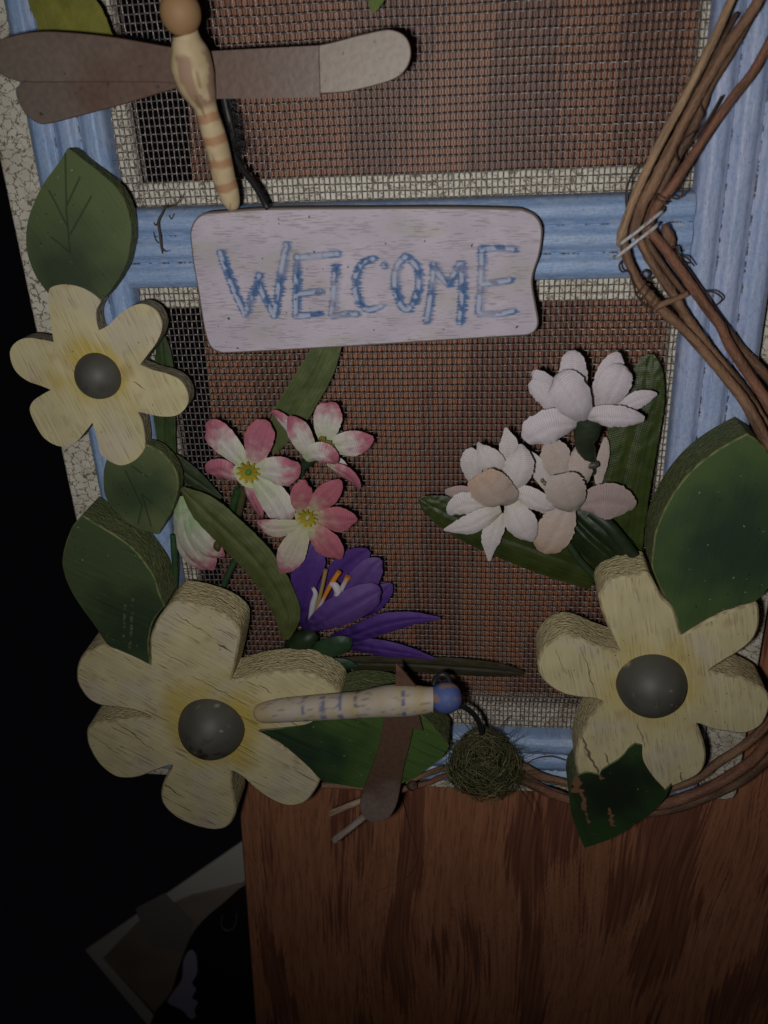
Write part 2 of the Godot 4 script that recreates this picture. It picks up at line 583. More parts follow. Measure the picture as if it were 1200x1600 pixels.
func wooden_flower(label: String, segs: Array, z0: float, z1: float, button: Vector2, br: float, bh: float, ang: float, crack: float, yellow: float, seedx: float, side: String, dirt: float, gouges: Array) -> void:
	var o := ring(segs, 5)
	var c := o[0]
	var t := thing("wooden_flower", label, "wooden flower", "wooden daisies on the frame", "", Vector3(button.x, button.y, z0))
	var face := flower_face(bounds(o), button, ang, 1.0, crack, yellow, seedx, 46.0, gouges, br)
	slab("petal_board", o, z0, z1, 0.06 if z1 - z0 < 1.0 else 0.10, face, M[side], t, [Color(0.46, 0.40, 0.25), Color(0.28, 0.225, 0.12)])
	dome(t, button, z1 - 0.03, br, bh, dirt, seedx)

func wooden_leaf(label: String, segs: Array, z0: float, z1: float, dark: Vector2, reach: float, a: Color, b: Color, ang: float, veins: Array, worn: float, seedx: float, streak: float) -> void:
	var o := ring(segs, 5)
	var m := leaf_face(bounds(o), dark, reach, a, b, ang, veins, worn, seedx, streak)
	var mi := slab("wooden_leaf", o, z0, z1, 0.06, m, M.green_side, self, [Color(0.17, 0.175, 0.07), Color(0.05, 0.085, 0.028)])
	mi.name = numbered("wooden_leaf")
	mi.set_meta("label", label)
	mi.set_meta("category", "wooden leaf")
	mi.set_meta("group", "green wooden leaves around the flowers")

func petal_paint(inner: Color, mid: Color, tip: Color, a: float, b: float, seedx: float, veins := 0.16):
	return func(t: float, x: float, q: Vector3) -> Color:
		var n := 0.22 * N2(q.x * 45.0 + seedx, q.y * 45.0)
		var c := mix3(inner, mid, sstep(0.05, a, t + n))
		c = mix3(c, tip, sstep(a, b, t + n + 0.12 * absf(x)))
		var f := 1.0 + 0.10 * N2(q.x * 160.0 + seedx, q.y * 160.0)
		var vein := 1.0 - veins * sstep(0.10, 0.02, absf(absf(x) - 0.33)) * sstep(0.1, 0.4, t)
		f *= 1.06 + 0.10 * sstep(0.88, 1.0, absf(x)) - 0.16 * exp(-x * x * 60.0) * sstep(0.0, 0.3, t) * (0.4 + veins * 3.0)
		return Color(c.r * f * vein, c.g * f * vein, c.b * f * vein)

func flat_paint(a: Color, b: Color, seedx: float, ribs := 0.0):
	return func(t: float, x: float, q: Vector3) -> Color:
		var c := mix3(a, b, 0.5 + N2(q.x * 18.0 + seedx, q.y * 18.0))
		var f := 1.0 + 0.12 * N2(q.x * 150.0, q.y * 150.0) - ribs * (0.5 + 0.5 * cos(x * 31.0))
		return Color(c.r * f, c.g * f, c.b * f)

# petals: [control points, cup, twist]
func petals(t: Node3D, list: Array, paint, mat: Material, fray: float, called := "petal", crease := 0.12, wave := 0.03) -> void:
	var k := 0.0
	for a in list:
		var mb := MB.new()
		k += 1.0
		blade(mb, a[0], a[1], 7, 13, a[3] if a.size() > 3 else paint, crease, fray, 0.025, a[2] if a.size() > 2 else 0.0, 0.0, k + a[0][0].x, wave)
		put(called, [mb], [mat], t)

func corona(t: Node3D, c: Vector3, r: float, tilt: Vector2, green: bool) -> void:
	var mb := MB.new()
	var n := 44
	var p := PackedVector3Array()
	var uv := PackedVector2Array()
	var col := PackedColorArray()
	for i in 4:
		for k in n + 1:
			var g := TAU * (k % n) / n
			var rr: float = r * [0.0, 0.45, 0.72, 1.0][i]
			if i == 3:
				rr *= 0.78 if k % 4 < 2 else 1.15
			var q := Vector3(cos(g) * rr, sin(g) * rr, 0.0)
			q.z = [-0.05, 0.0, 0.06, 0.1][i] + q.x * tilt.x + q.y * tilt.y
			p.append(c + q)
			uv.append(Vector2(q.x, q.y))
			col.append(mix3(Color(0.30, 0.22, 0.015), Color(0.42, 0.34, 0.03), i / 3.0))
	mb.grid(p, uv, col, 4, n + 1, false, true)
	var star := put("corona", [mb], [M.cloth], t)
	var d := MB.new()
	sweep(d, [Vector4(c.x, c.y, c.z - 0.02, r * 0.30), Vector4(c.x, c.y, c.z + 0.12, r * 0.26), Vector4(c.x, c.y, c.z + 0.18, r * 0.1)], 10)
	put("pistil", [d], [plain(Color(0.06, 0.20, 0.05) if green else Color(0.35, 0.36, 0.22), 0.6)], star)

func stem(t: Node3D, called: String, path: Array, a: Color, b: Color, mat: Material, sides := 12, lump := 0.0) -> void:
	var mb := MB.new()
	var p := smooth4(path, 8)
	sweep(mb, p, sides, func(len: float, g: float): return mix3(a, b, 0.5 + N2(len * 30.0, g * 9.0)), true, lump)
	put(called, [mb], [mat], t)

func cloth_leaf(label: String, ctrl: Array, cup: float, a: Color, b: Color, mat: Material, crease: float, twist := 0.0) -> void:
	var mb := MB.new()
	blade(mb, ctrl, cup, 12, 25, flat_paint(a, b, ctrl[0].x * 13.0, 0.05 if mat == M.cloth else 0.26), crease, 0.03, 0.03, twist, 0.0, ctrl[0].y)
	var o := put(numbered("fabric_leaf"), [mb], [mat], self)
	o.set_meta("label", label)
	o.set_meta("category", "fabric leaf")
	o.set_meta("group", "artificial leaves on the screen")

# ---------------------------------------------------------------- the scene

func _ready() -> void:
	var cam := Camera3D.new()
	cam.name = "camera"
	cam.fov = 60.095
	cam.near = 0.01
	cam.far = 20.0
	cam.transform = Transform3D(Basis(Vector3(0.9934, -0.0412, -0.1068), Vector3(-0.0088, 0.9028, -0.4300), Vector3(0.1142, 0.4282, 0.8965)), Vector3(0.0457, 0.1713, 0.3586))
	var lens := CameraAttributesPhysical.new()
	lens.frustum_focal_length = 24.0 / (2.0 * tan(deg_to_rad(60.095 / 2.0)))
	lens.frustum_focus_distance = 0.40
	lens.frustum_near = 0.01
	lens.frustum_far = 20.0
	lens.exposure_aperture = 9.0
	cam.attributes = lens
	add_child(cam)
	var we := WorldEnvironment.new()
	we.name = "dark_room"
	var env := Environment.new()
	env.background_mode = Environment.BG_COLOR
	env.background_color = Color(0.0012, 0.0012, 0.0016).linear_to_srgb()
	env.tonemap_mode = Environment.TONE_MAPPER_LINEAR
	env.tonemap_exposure = 1.0
	env.sdfgi_enabled = true
	env.ssao_enabled = true
	env.ssil_enabled = true
	we.environment = env
	add_child(we)
	# the phone's flash, a little to the left of and below its lens
	var flash := SpotLight3D.new()
	flash.name = "phone_flash"
	flash.position = cam.transform * Vector3(-0.034, -0.018, 0.0)
	add_child(flash)
	flash.look_at_from_position(flash.position, Vector3(4.6, 7.5, 0) * CM, Vector3.UP)
	flash.light_energy = 0.080
	flash.light_color = Color(1.0, 0.985, 0.97)
	flash.spot_angle = 56.0
	flash.spot_angle_attenuation = 1.0
	flash.spot_range = 6.0
	flash.spot_attenuation = 2.0
	flash.light_size = 0.004
	flash.shadow_enabled = true

	make_materials()
	build_background()
	build_frame()
	build_sign()
	build_wood()
	build_cloth_leaves()
	build_pink()
	build_crocus()
	build_white()
	build_pegs()
	build_vines()
	build_small()

func build_background() -> void:
	# oak cabinet front: a slab whose left edge is in view; the frame hangs slightly turned on it
	var o := PackedVector2Array()
	for q in [Vector2(0, -48), Vector2(34, -48), Vector2(34, 14), Vector2(0, 14)]:
		o.append(q)
	var b := Transform2D(deg_to_rad(-3.2), Vector2(-8.13, 0.0))
	for i in 4:
		o[i] = b * o[i]
	var side := plain(Color(0.10, 0.045, 0.022), 0.55)
	o = PackedVector2Array([b * Vector2(0, -48), b * Vector2(34, -48), b * Vector2(34, 26), b * Vector2(0, 26)])
	var mb := MB.new()
	var sd := MB.new()
	var z1 := -1.1
	var z0 := -3.0
	var e := 0.12
	var rows := [[0.0, z0], [0.0, z1 - e], [e * 0.3, z1 - e * 0.3], [e, z1]]
	var p := PackedVector3Array()
	var uv := PackedVector2Array()
	for k in 4:
		var q := inset(o, rows[k][0])
		for i in 5:
			p.append(Vector3(q[i % 4].x, q[i % 4].y, rows[k][1]))
			uv.append(Vector2(0.01, float(i) / 4.0))
	sd.grid(p, uv, PackedColorArray(), 4, 5, false, true)
	var q := inset(o, e)
	mb.fan(PackedVector3Array([Vector3(q[0].x, q[0].y, z1), Vector3(q[1].x, q[1].y, z1), Vector3(q[2].x, q[2].y, z1), Vector3(q[3].x, q[3].y, z1)]), PackedInt32Array([0, 1, 2, 0, 2, 3]), Vector3(0, 0, 1), PackedVector2Array([Vector2(0, 1), Vector2(1, 1), Vector2(1, -0.19), Vector2(0, -0.19)]))
	var t := thing("cabinet_door", "reddish brown oak cabinet panel with dark grain behind the frame", "cabinet door")
	put("oak_panel", [mb, sd], [M.oak, side], t)
	# a flattened carton and a dark printed bag, low down in the dark behind the panel's edge
	var z := -17.0
	var carton := thing("cardboard_carton", "dim cardboard carton with pale taped rim at the lower left", "carton")
	var paper := painted(256, 256, Rect2(0, 0, 10, 10), 0.0, 0.8, func(x: float, y: float):
		return mix3(Color(0.40, 0.32, 0.26), Color(0.30, 0.235, 0.19), 0.5 + N2(x * 6.0, y * 6.0)))
	var rim := painted(128, 128, Rect2(0, 0, 10, 10), 0.0, 0.8, func(x: float, y: float):
		return mix3(Color(0.74, 0.71, 0.65), Color(0.66, 0.63, 0.57), 0.5 + N2(x * 8.0, y * 8.0)))
	slab("inner_flap", ring([[Vector2(-31.57, -53.65), Vector2(-26.99, -50.36), Vector2(-22.86, -46.85), Vector2(-18.83, -44.88), Vector2(-10.72, -42.57), Vector2(-10.79, -50.37), Vector2(-17.09, -66.11), Vector2(-26.12, -67.21)]], 1), z - 1.2, z - 0.3, 0.05, paper, paper, carton)
	slab("rim", PackedVector2Array([Vector2(-31.72, -53.2), Vector2(-15.8, -39.1), Vector2(-5.05, -29.53), Vector2(-4.26, -34.04), Vector2(-15.83, -43.23), Vector2(-20.48, -45.05), Vector2(-22.89, -46.5), Vector2(-26.04, -48.93), Vector2(-30.29, -54.09), Vector2(-25.5, -63.79), Vector2(-26.97, -64.16)]), z - 0.25, z, 0.04, rim, rim, carton)
	var tape := plain(Color(0.30, 0.27, 0.25), 0.35)
	slab("tape", PackedVector2Array([Vector2(-25.89, -47.19), Vector2(-22.87, -45.06), Vector2(-20.91, -48.36), Vector2(-21.97, -52.57), Vector2(-25.01, -52.02), Vector2(-25.72, -49.76)]), z + 0.02, z + 0.06, 0.01, tape, tape, carton)
	var bag := thing("dark_cloth", "black cloth with a pale lilac printed blotch, lying against the carton", "cloth")
	slab("cloth_body", ring([[Vector2(-26, -63.71), Vector2(-23.81, -57.09), Vector2(-21.96, -51.79), Vector2(-20.36, -48.71), Vector2(-17.7, -45.65), Vector2(-14.03, -42.48), Vector2(-7.66, -43.43), Vector2(-6.5, -61.34)]], 4), z + 0.2, -15.0, 0.5, plain(Color(0.004, 0.004, 0.005), 0.9), plain(Color(0.004, 0.004, 0.005), 0.9), bag)
	slab("pale_print", ring([[Vector2(-20.64, -49.56), Vector2(-20.19, -50.08), Vector2(-20.39, -52.4), Vector2(-21.05, -53.81), Vector2(-20.81, -54.63), Vector2(-21.34, -55.89), Vector2(-20.87, -56.35), Vector2(-21.32, -57.45), Vector2(-21.32, -58.33), Vector2(-21.86, -58.75), Vector2(-22.54, -57.59), Vector2(-23.73, -56.66), Vector2(-22.88, -55.02), Vector2(-21.94, -53.39), Vector2(-21.4, -50.85)]], 4), -14.99, -14.95, 0.01, plain(Color(0.42, 0.39, 0.52), 0.8), plain(Color(0.42, 0.39, 0.52), 0.8), bag)
	var loop := MB.new()
	sweep(loop, smooth4([Vector4(-17.15, -45.02, -14.9, 0.07), Vector4(-17.4, -46.12, -14.9, 0.076), Vector4(-16.91, -46.7, -14.9, 0.076), Vector4(-16.21, -46.02, -14.9, 0.076), Vector4(-15.89, -44.61, -14.9, 0.064)], 6), 6)
	put("cord_loop", [loop], [plain(Color(0.10, 0.09, 0.14), 0.6)], bag)

func board(parent: Node3D, x0: float, x1: float, y0: float, y1: float, corner: int, off: Vector2) -> void:
	var o := PackedVector2Array()
	var c := 0.45
	if corner == 1:
		o = PackedVector2Array([Vector2(x0, y1), Vector2(x0, y0 + c), Vector2(x0 + c * 0.3, y0 + c * 0.3), Vector2(x0 + c, y0), Vector2(x1, y0), Vector2(x1, y1)])
	elif corner == 2:
		o = PackedVector2Array([Vector2(x0, y0), Vector2(x1 - c, y0), Vector2(x1 - c * 0.3, y0 + c * 0.3), Vector2(x1, y0 + c), Vector2(x1, y1), Vector2(x0, y1)])
	else:
		o = PackedVector2Array([Vector2(x0, y0), Vector2(x1, y0), Vector2(x1, y1), Vector2(x0, y1)])
	var f := MB.new()
	var s := MB.new()
	var p := PackedVector3Array()
	var uv := PackedVector2Array()
	var rows := [[0.0, -1.05], [0.0, -0.1], [0.03, -0.03], [0.1, 0.0]]
	var n := o.size()
	for k in 4:
		var q := inset(o, rows[k][0])
		for i in n + 1:
			p.append(Vector3(q[i % n].x, q[i % n].y, rows[k][1]))
			uv.append((q[i % n] + off + Vector2(rows[k][1], rows[k][1])) / 12.0)
	s.grid(p, uv, PackedColorArray(), 4, n + 1, false, true)
	var top := inset(o, 0.1)
	var fp := PackedVector3Array()
	var fu := PackedVector2Array()
	for q in top:
		fp.append(Vector3(q.x, q.y, 0))
		fu.append((q + off) / 12.0)
	f.fan(fp, Geometry2D.triangulate_polygon(top), Vector3(0, 0, 1), fu)
	put("backing_board", [f, s], [M.crackle, M.crackle], parent)

# a length of triple reeded moulding from a to b; w points to its second long edge
func moulding(parent: Node3D, a: Vector2, b: Vector2, w: Vector2, mat: Material, at: float) -> void:
	var prof := []
	prof.append(Vector2(0.0, 0.12))
	prof.append(Vector2(0.02, 0.50))
	for r in 3:
		for k in 15:
			var x := float(k) / 14.0
			var h := 0.86 + 0.20 * sstep(0.0, 0.34, minf(x, 1.0 - x)) + 0.03 * sin(PI * x)
			if (r == 0 and k == 0) or (r == 2 and k == 14):
				h = 0.80
			prof.append(Vector2(0.03 + (r + 0.02 + 0.96 * x) * 1.013, h))
		if r < 2:
			prof.append(Vector2(0.03 + (r + 1) * 1.013, 0.81))
	prof.append(Vector2(3.09, 0.50))
	prof.append(Vector2(3.1, 0.12))
	var dir := (b - a).normalized()
	var len := a.distance_to(b)
	var rows := int(len / 0.35) + 2
	var p := PackedVector3Array()
	var uv := PackedVector2Array()
	for i in rows:
		var l := len * i / (rows - 1)
		for q in prof:
			var e: Vector2 = a + dir * l + w * q.x
			var z: float = q.y + (0.025 * N2(l * 14.0 + at * 31.0, q.x * 40.0) if q.y > 0.5 else 0.0)
			p.append(Vector3(e.x, e.y, z))
			uv.append(Vector2((l + at) / 15.0, clampf(q.x / 3.1, 0.004, 0.996)))
	var mb := MB.new()
	mb.grid(p, uv, PackedColorArray(), rows, prof.size(), false, dir.cross(w) > 0.0)
	for e in [0, rows - 1]:
		var c := PackedVector3Array()
		var cu := PackedVector2Array()
		var poly := PackedVector2Array()
		for k in prof.size():
			c.append(p[e * prof.size() + k])
			cu.append(Vector2(0.3, clampf(prof[k].x / 3.1, 0.01, 0.99)))
			poly.append(prof[k])
		mb.fan(c, Geometry2D.triangulate_polygon(poly), Vector3(dir.x, dir.y, 0) * (-1.0 if e == 0 else 1.0), cu)
	put("blue_moulding", [mb], [mat], parent)

func build_frame() -> void:
	var t := thing("screen_frame", "blue fluted wooden frame with crackled cream boards and wire screen", "frame", "", "", Vector3(1.3, -16.0, -1.05))
	board(t, -14.72, -9.15, -16.05, 26.0, 1, Vector2(0, 0))
	board(t, 11.84, 17.3, -16.05, 26.0, 2, Vector2(3.3, 5.0))
	board(t, -9.15, 11.84, -16.05, -10.6, 0, Vector2(7.7, 2.0))
	board(t, -9.15, 11.84, 9.35, 14.28, 0, Vector2(1.9, 8.5))
	moulding(t, Vector2(-9.8, -11.77), Vector2(-9.8, 26), Vector2(-1, 0), M.blue0, 0.0)
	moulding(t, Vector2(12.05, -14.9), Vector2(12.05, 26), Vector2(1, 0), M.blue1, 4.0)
	moulding(t, Vector2(-9.8, 10.3), Vector2(12.05, 10.3), Vector2(0, 1), M.blue0, 9.0)
	moulding(t, Vector2(-12.9, -11.77), Vector2(12.05, -11.77), Vector2(0, -1), M.blue0, 2.3)
	# the wire screen: plain weave, every wire a bent tube
	var px := 0.207
	var py := 0.289
	var nx := int(22.2 / px)
	var ny := int(34.6 / py)
	var x0 := -10.0
	var y0 := -12.0
	var mb := MB.new()
	var rr := 0.028
	for i in nx + 1:
		var path := []
		for j in 2 * ny + 1:
			var y := y0 + py * j * 0.5
			var wob := 0.012 * N2(i * 9.0, y * 9.0)
			path.append(Vector4(x0 + px * i + wob + 0.02 * N2(y * 3.0, i * 0.2), y, 0.075 + (0.03 * cos(PI * (0.5 * j + i)) if j % 2 == 0 else 0.0), rr))
		sweep(mb, path, 5, null, false)
	for j in ny + 1:
		var path := []
		for i in 2 * nx + 1:
			var x := x0 + px * i * 0.5
			path.append(Vector4(x, y0 + py * j + 0.015 * N2(x * 9.0, j * 9.0) + 0.03 * N2(x * 3.0 + 50.0, j * 0.3), 0.075 - (0.03 * cos(PI * (0.5 * i + j)) if i % 2 == 0 else 0.0), rr))
		sweep(mb, path, 5, null, false)
	var o := put("wire_screen", [mb], [M.wire_grey], t)
	o.set_meta("kind", "stuff")
	o.set_meta("label", "grey woven wire insect screen stretched behind the blue moulding")

func build_sign() -> void:
	var o := ring([[Vector2(-6.75, 12.33), Vector2(-6.7, 12.68), Vector2(-6.47, 13.07), Vector2(-6.09, 13.29), Vector2(-5.42, 13.34), Vector2(-3.57, 13.4), Vector2(-0.2, 13.33), Vector2(3.1, 13.25), Vector2(5.42, 13.14), Vector2(5.92, 13.06), Vector2(6.3, 12.85), Vector2(6.51, 12.51), Vector2(6.55, 12.06), Vector2(6.46, 11.42), Vector2(6.27, 10.78), Vector2(6.26, 10.31), Vector2(6.4, 9.61), Vector2(6.52, 8.97), Vector2(6.41, 8.63), Vector2(6.12, 8.46), Vector2(5.51, 8.42), Vector2(3.05, 8.3), Vector2(-0.48, 8.12), Vector2(-3.59, 7.98), Vector2(-5.69, 7.9), Vector2(-6.14, 7.93), Vector2(-6.48, 8.14), Vector2(-6.63, 8.62), Vector2(-6.68, 9.26), Vector2(-6.71, 10.39), Vector2(-6.76, 11.37)]], 4)
	var rect := bounds(o)
	var z0 := 1.2
	var strokes := [
		[Vector2(-5.63, 11.85), Vector2(-5.32, 10.59), Vector2(-4.91, 9.46)], [Vector2(-4.91, 9.48), Vector2(-4.55, 10.23), Vector2(-4.19, 10.95)], [Vector2(-4.29, 10.71), Vector2(-4.03, 10.02), Vector2(-3.76, 9.39)], [Vector2(-3.76, 9.41), Vector2(-3.4, 10.79), Vector2(-3.04, 12.05)],
		[Vector2(-2.65, 11.62), Vector2(-2.8, 10.44), Vector2(-2.89, 9.4)], [Vector2(-2.65, 11.59), Vector2(-1.88, 11.65), Vector2(-1.09, 11.7)], [Vector2(-2.75, 10.22), Vector2(-2.31, 10.26), Vector2(-1.88, 10.3)], [Vector2(-2.89, 9.38), Vector2(-2.43, 9.39), Vector2(-2, 9.46)],
		[Vector2(-1.2, 11.23), Vector2(-1.33, 10.29), Vector2(-1.47, 9.38)], [Vector2(-1.45, 9.35), Vector2(-0.97, 9.39), Vector2(-0.51, 9.41)],
		[Vector2(0.26, 11.48), Vector2(-0.13, 11.37), Vector2(-0.43, 10.92), Vector2(-0.51, 10.34), Vector2(-0.37, 9.8), Vector2(0.02, 9.57), Vector2(0.48, 9.71)], [Vector2(0.66, 11.23), Vector2(0.69, 11.21)],
		[Vector2(1.47, 11.52), Vector2(1.83, 11.23), Vector2(1.96, 10.68), Vector2(1.85, 10.08), Vector2(1.51, 9.55), Vector2(1.2, 9.8), Vector2(1.03, 10.48), Vector2(1.12, 11.17), Vector2(1.47, 11.52)],
		[Vector2(2.53, 11.19), Vector2(2.41, 10.22), Vector2(2.22, 9.07)], [Vector2(2.53, 11.19), Vector2(2.81, 10.76), Vector2(3.1, 10.49)], [Vector2(3.1, 10.49), Vector2(3.29, 10.84), Vector2(3.51, 11.21)], [Vector2(3.58, 11.21), Vector2(3.6, 10.19), Vector2(3.5, 9)],
		[Vector2(4.34, 11.73), Vector2(4.3, 10.54), Vector2(4.21, 9.38)], [Vector2(4.34, 11.73), Vector2(4.91, 11.76), Vector2(5.47, 11.7)], [Vector2(4.3, 10.47), Vector2(4.83, 10.5), Vector2(5.37, 10.59)], [Vector2(4.23, 9.36), Vector2(4.89, 9.32), Vector2(5.52, 9.43)]]
	var ppc := 58.0
	var w := int(rect.size.x * ppc)
	var h := int(rect.size.y * ppc)
	var near := PackedFloat32Array()
	near.resize(w * h)
	near.fill(9.0)
	var wide := near.duplicate()
	var dots := []
	for s in strokes:
		var q := smooth2(s, 4)
		dots.append(q[0])
		dots.append(q[q.size() - 1])
		for k in q.size() - 1:
			var a := q[k]
			var b := q[k + 1]
			var r := Rect2(a, Vector2.ZERO).expand(b).grow(0.75)
			for j in range(maxi(0, int((rect.end.y - r.end.y) * ppc)), mini(h, int((rect.end.y - r.position.y) * ppc))):
				for i in range(maxi(0, int((r.position.x - rect.position.x) * ppc)), mini(w, int((r.end.x - rect.position.x) * ppc))):
					var at := Vector2(rect.position.x + (i + 0.5) / ppc, rect.end.y - (j + 0.5) / ppc)
					var c := Geometry2D.get_closest_point_to_segment(at, a, b)
					var d := at - c
					var side := Vector2(d.x - 0.06, d.y)
					var n := j * w + i
					near[n] = minf(near[n], d.length())
					wide[n] = minf(wide[n], Vector2(side.x * 0.85, side.y * 1.35).length())
	var face := painted(w, h, rect, 0.05, 0.66, func(x: float, y: float):
		var i := clampi(int((x - rect.position.x) * ppc), 0, w - 1)
		var j := clampi(int((rect.end.y - y) * ppc), 0, h - 1)
		var d := near[j * w + i]
		var e := wide[j * w + i]
		var c := mix3(Color(0.47, 0.425, 0.49), Color(0.40, 0.36, 0.42), 0.5 + 0.9 * N2(x * 7.0, y * 9.0))
		c = mix3(c, Color(0.36, 0.335, 0.29), 0.4 * sstep(0.1, 0.6, N2(x * 5.0 + 30.0, y * 12.0)))
		var line := sstep(0.14, 0.42, N2(x * 19.0, y * 330.0)) * sstep(-0.35, 0.25, N2(x * 14.0, y * 24.0))
		c = mix3(c, Color(0.19, 0.155, 0.15), 0.5 * line)
		c = mix3(c, Color(0.30, 0.28, 0.34), 0.35 * sstep(0.2, 0.5, N2(x * 40.0 + 11.0, y * 420.0)))
		var streak := 0.5 + 1.0 * N2(x * 20.0, y * 210.0)
		var heavy := clampf(0.8 + 0.9 * N2(x * 10.0 + 7.0, y * 10.0), 0.4, 1.0)
		var ink := sstep(0.225, 0.075, e - 0.12 * (streak - 0.5)) * heavy
		c = mix3(c, Color(0.036, 0.105, 0.26), clampf(ink * 1.1, 0.0, 0.95))
		var edge := sstep(0.045, 0.015, absf(d - 0.115)) * sstep(-0.2, 0.3, N2(x * 30.0, y * 60.0))
		c = mix3(c, Color(0.04, 0.10, 0.25), 0.55 * edge)
		var core := sstep(0.10, 0.065, d)
		c = mix3(c, Color(0.36, 0.40, 0.52), 0.9 * core * sstep(-0.22, 0.08, N2(x * 30.0 + 10.0, y * 30.0)))
		for q in dots:
			var dd := Vector2(x, y).distance_to(q)
			if dd < 0.2:
				c = mix3(c, Color(0.05, 0.12, 0.28), 0.3 * sstep(0.05, 0.015, absf(dd - 0.14)) * sstep(-0.1, 0.2, N2(x * 30.0, y * 30.0)))
		c = mix3(c, Color(0.05, 0.045, 0.04), sstep(0.74, 0.80, N2(x * 60.0 + 20.0, y * 60.0)))
		c.a = clampf(0.85 - 0.22 * line - 0.6 * sstep(0.11, 0.02, d) + 0.05 * N2(x * 90.0, y * 90.0), 0.0, 1.0)
		return c)
	var t := thing("welcome_sign", "pale lilac wooden sign reading WELCOME in smeared blue letters", "sign", "", "", Vector3(-0.1, 8.6, z0))
	slab("sign_board", o, z0, 1.85, 0.07, face, M.sign_side, t)

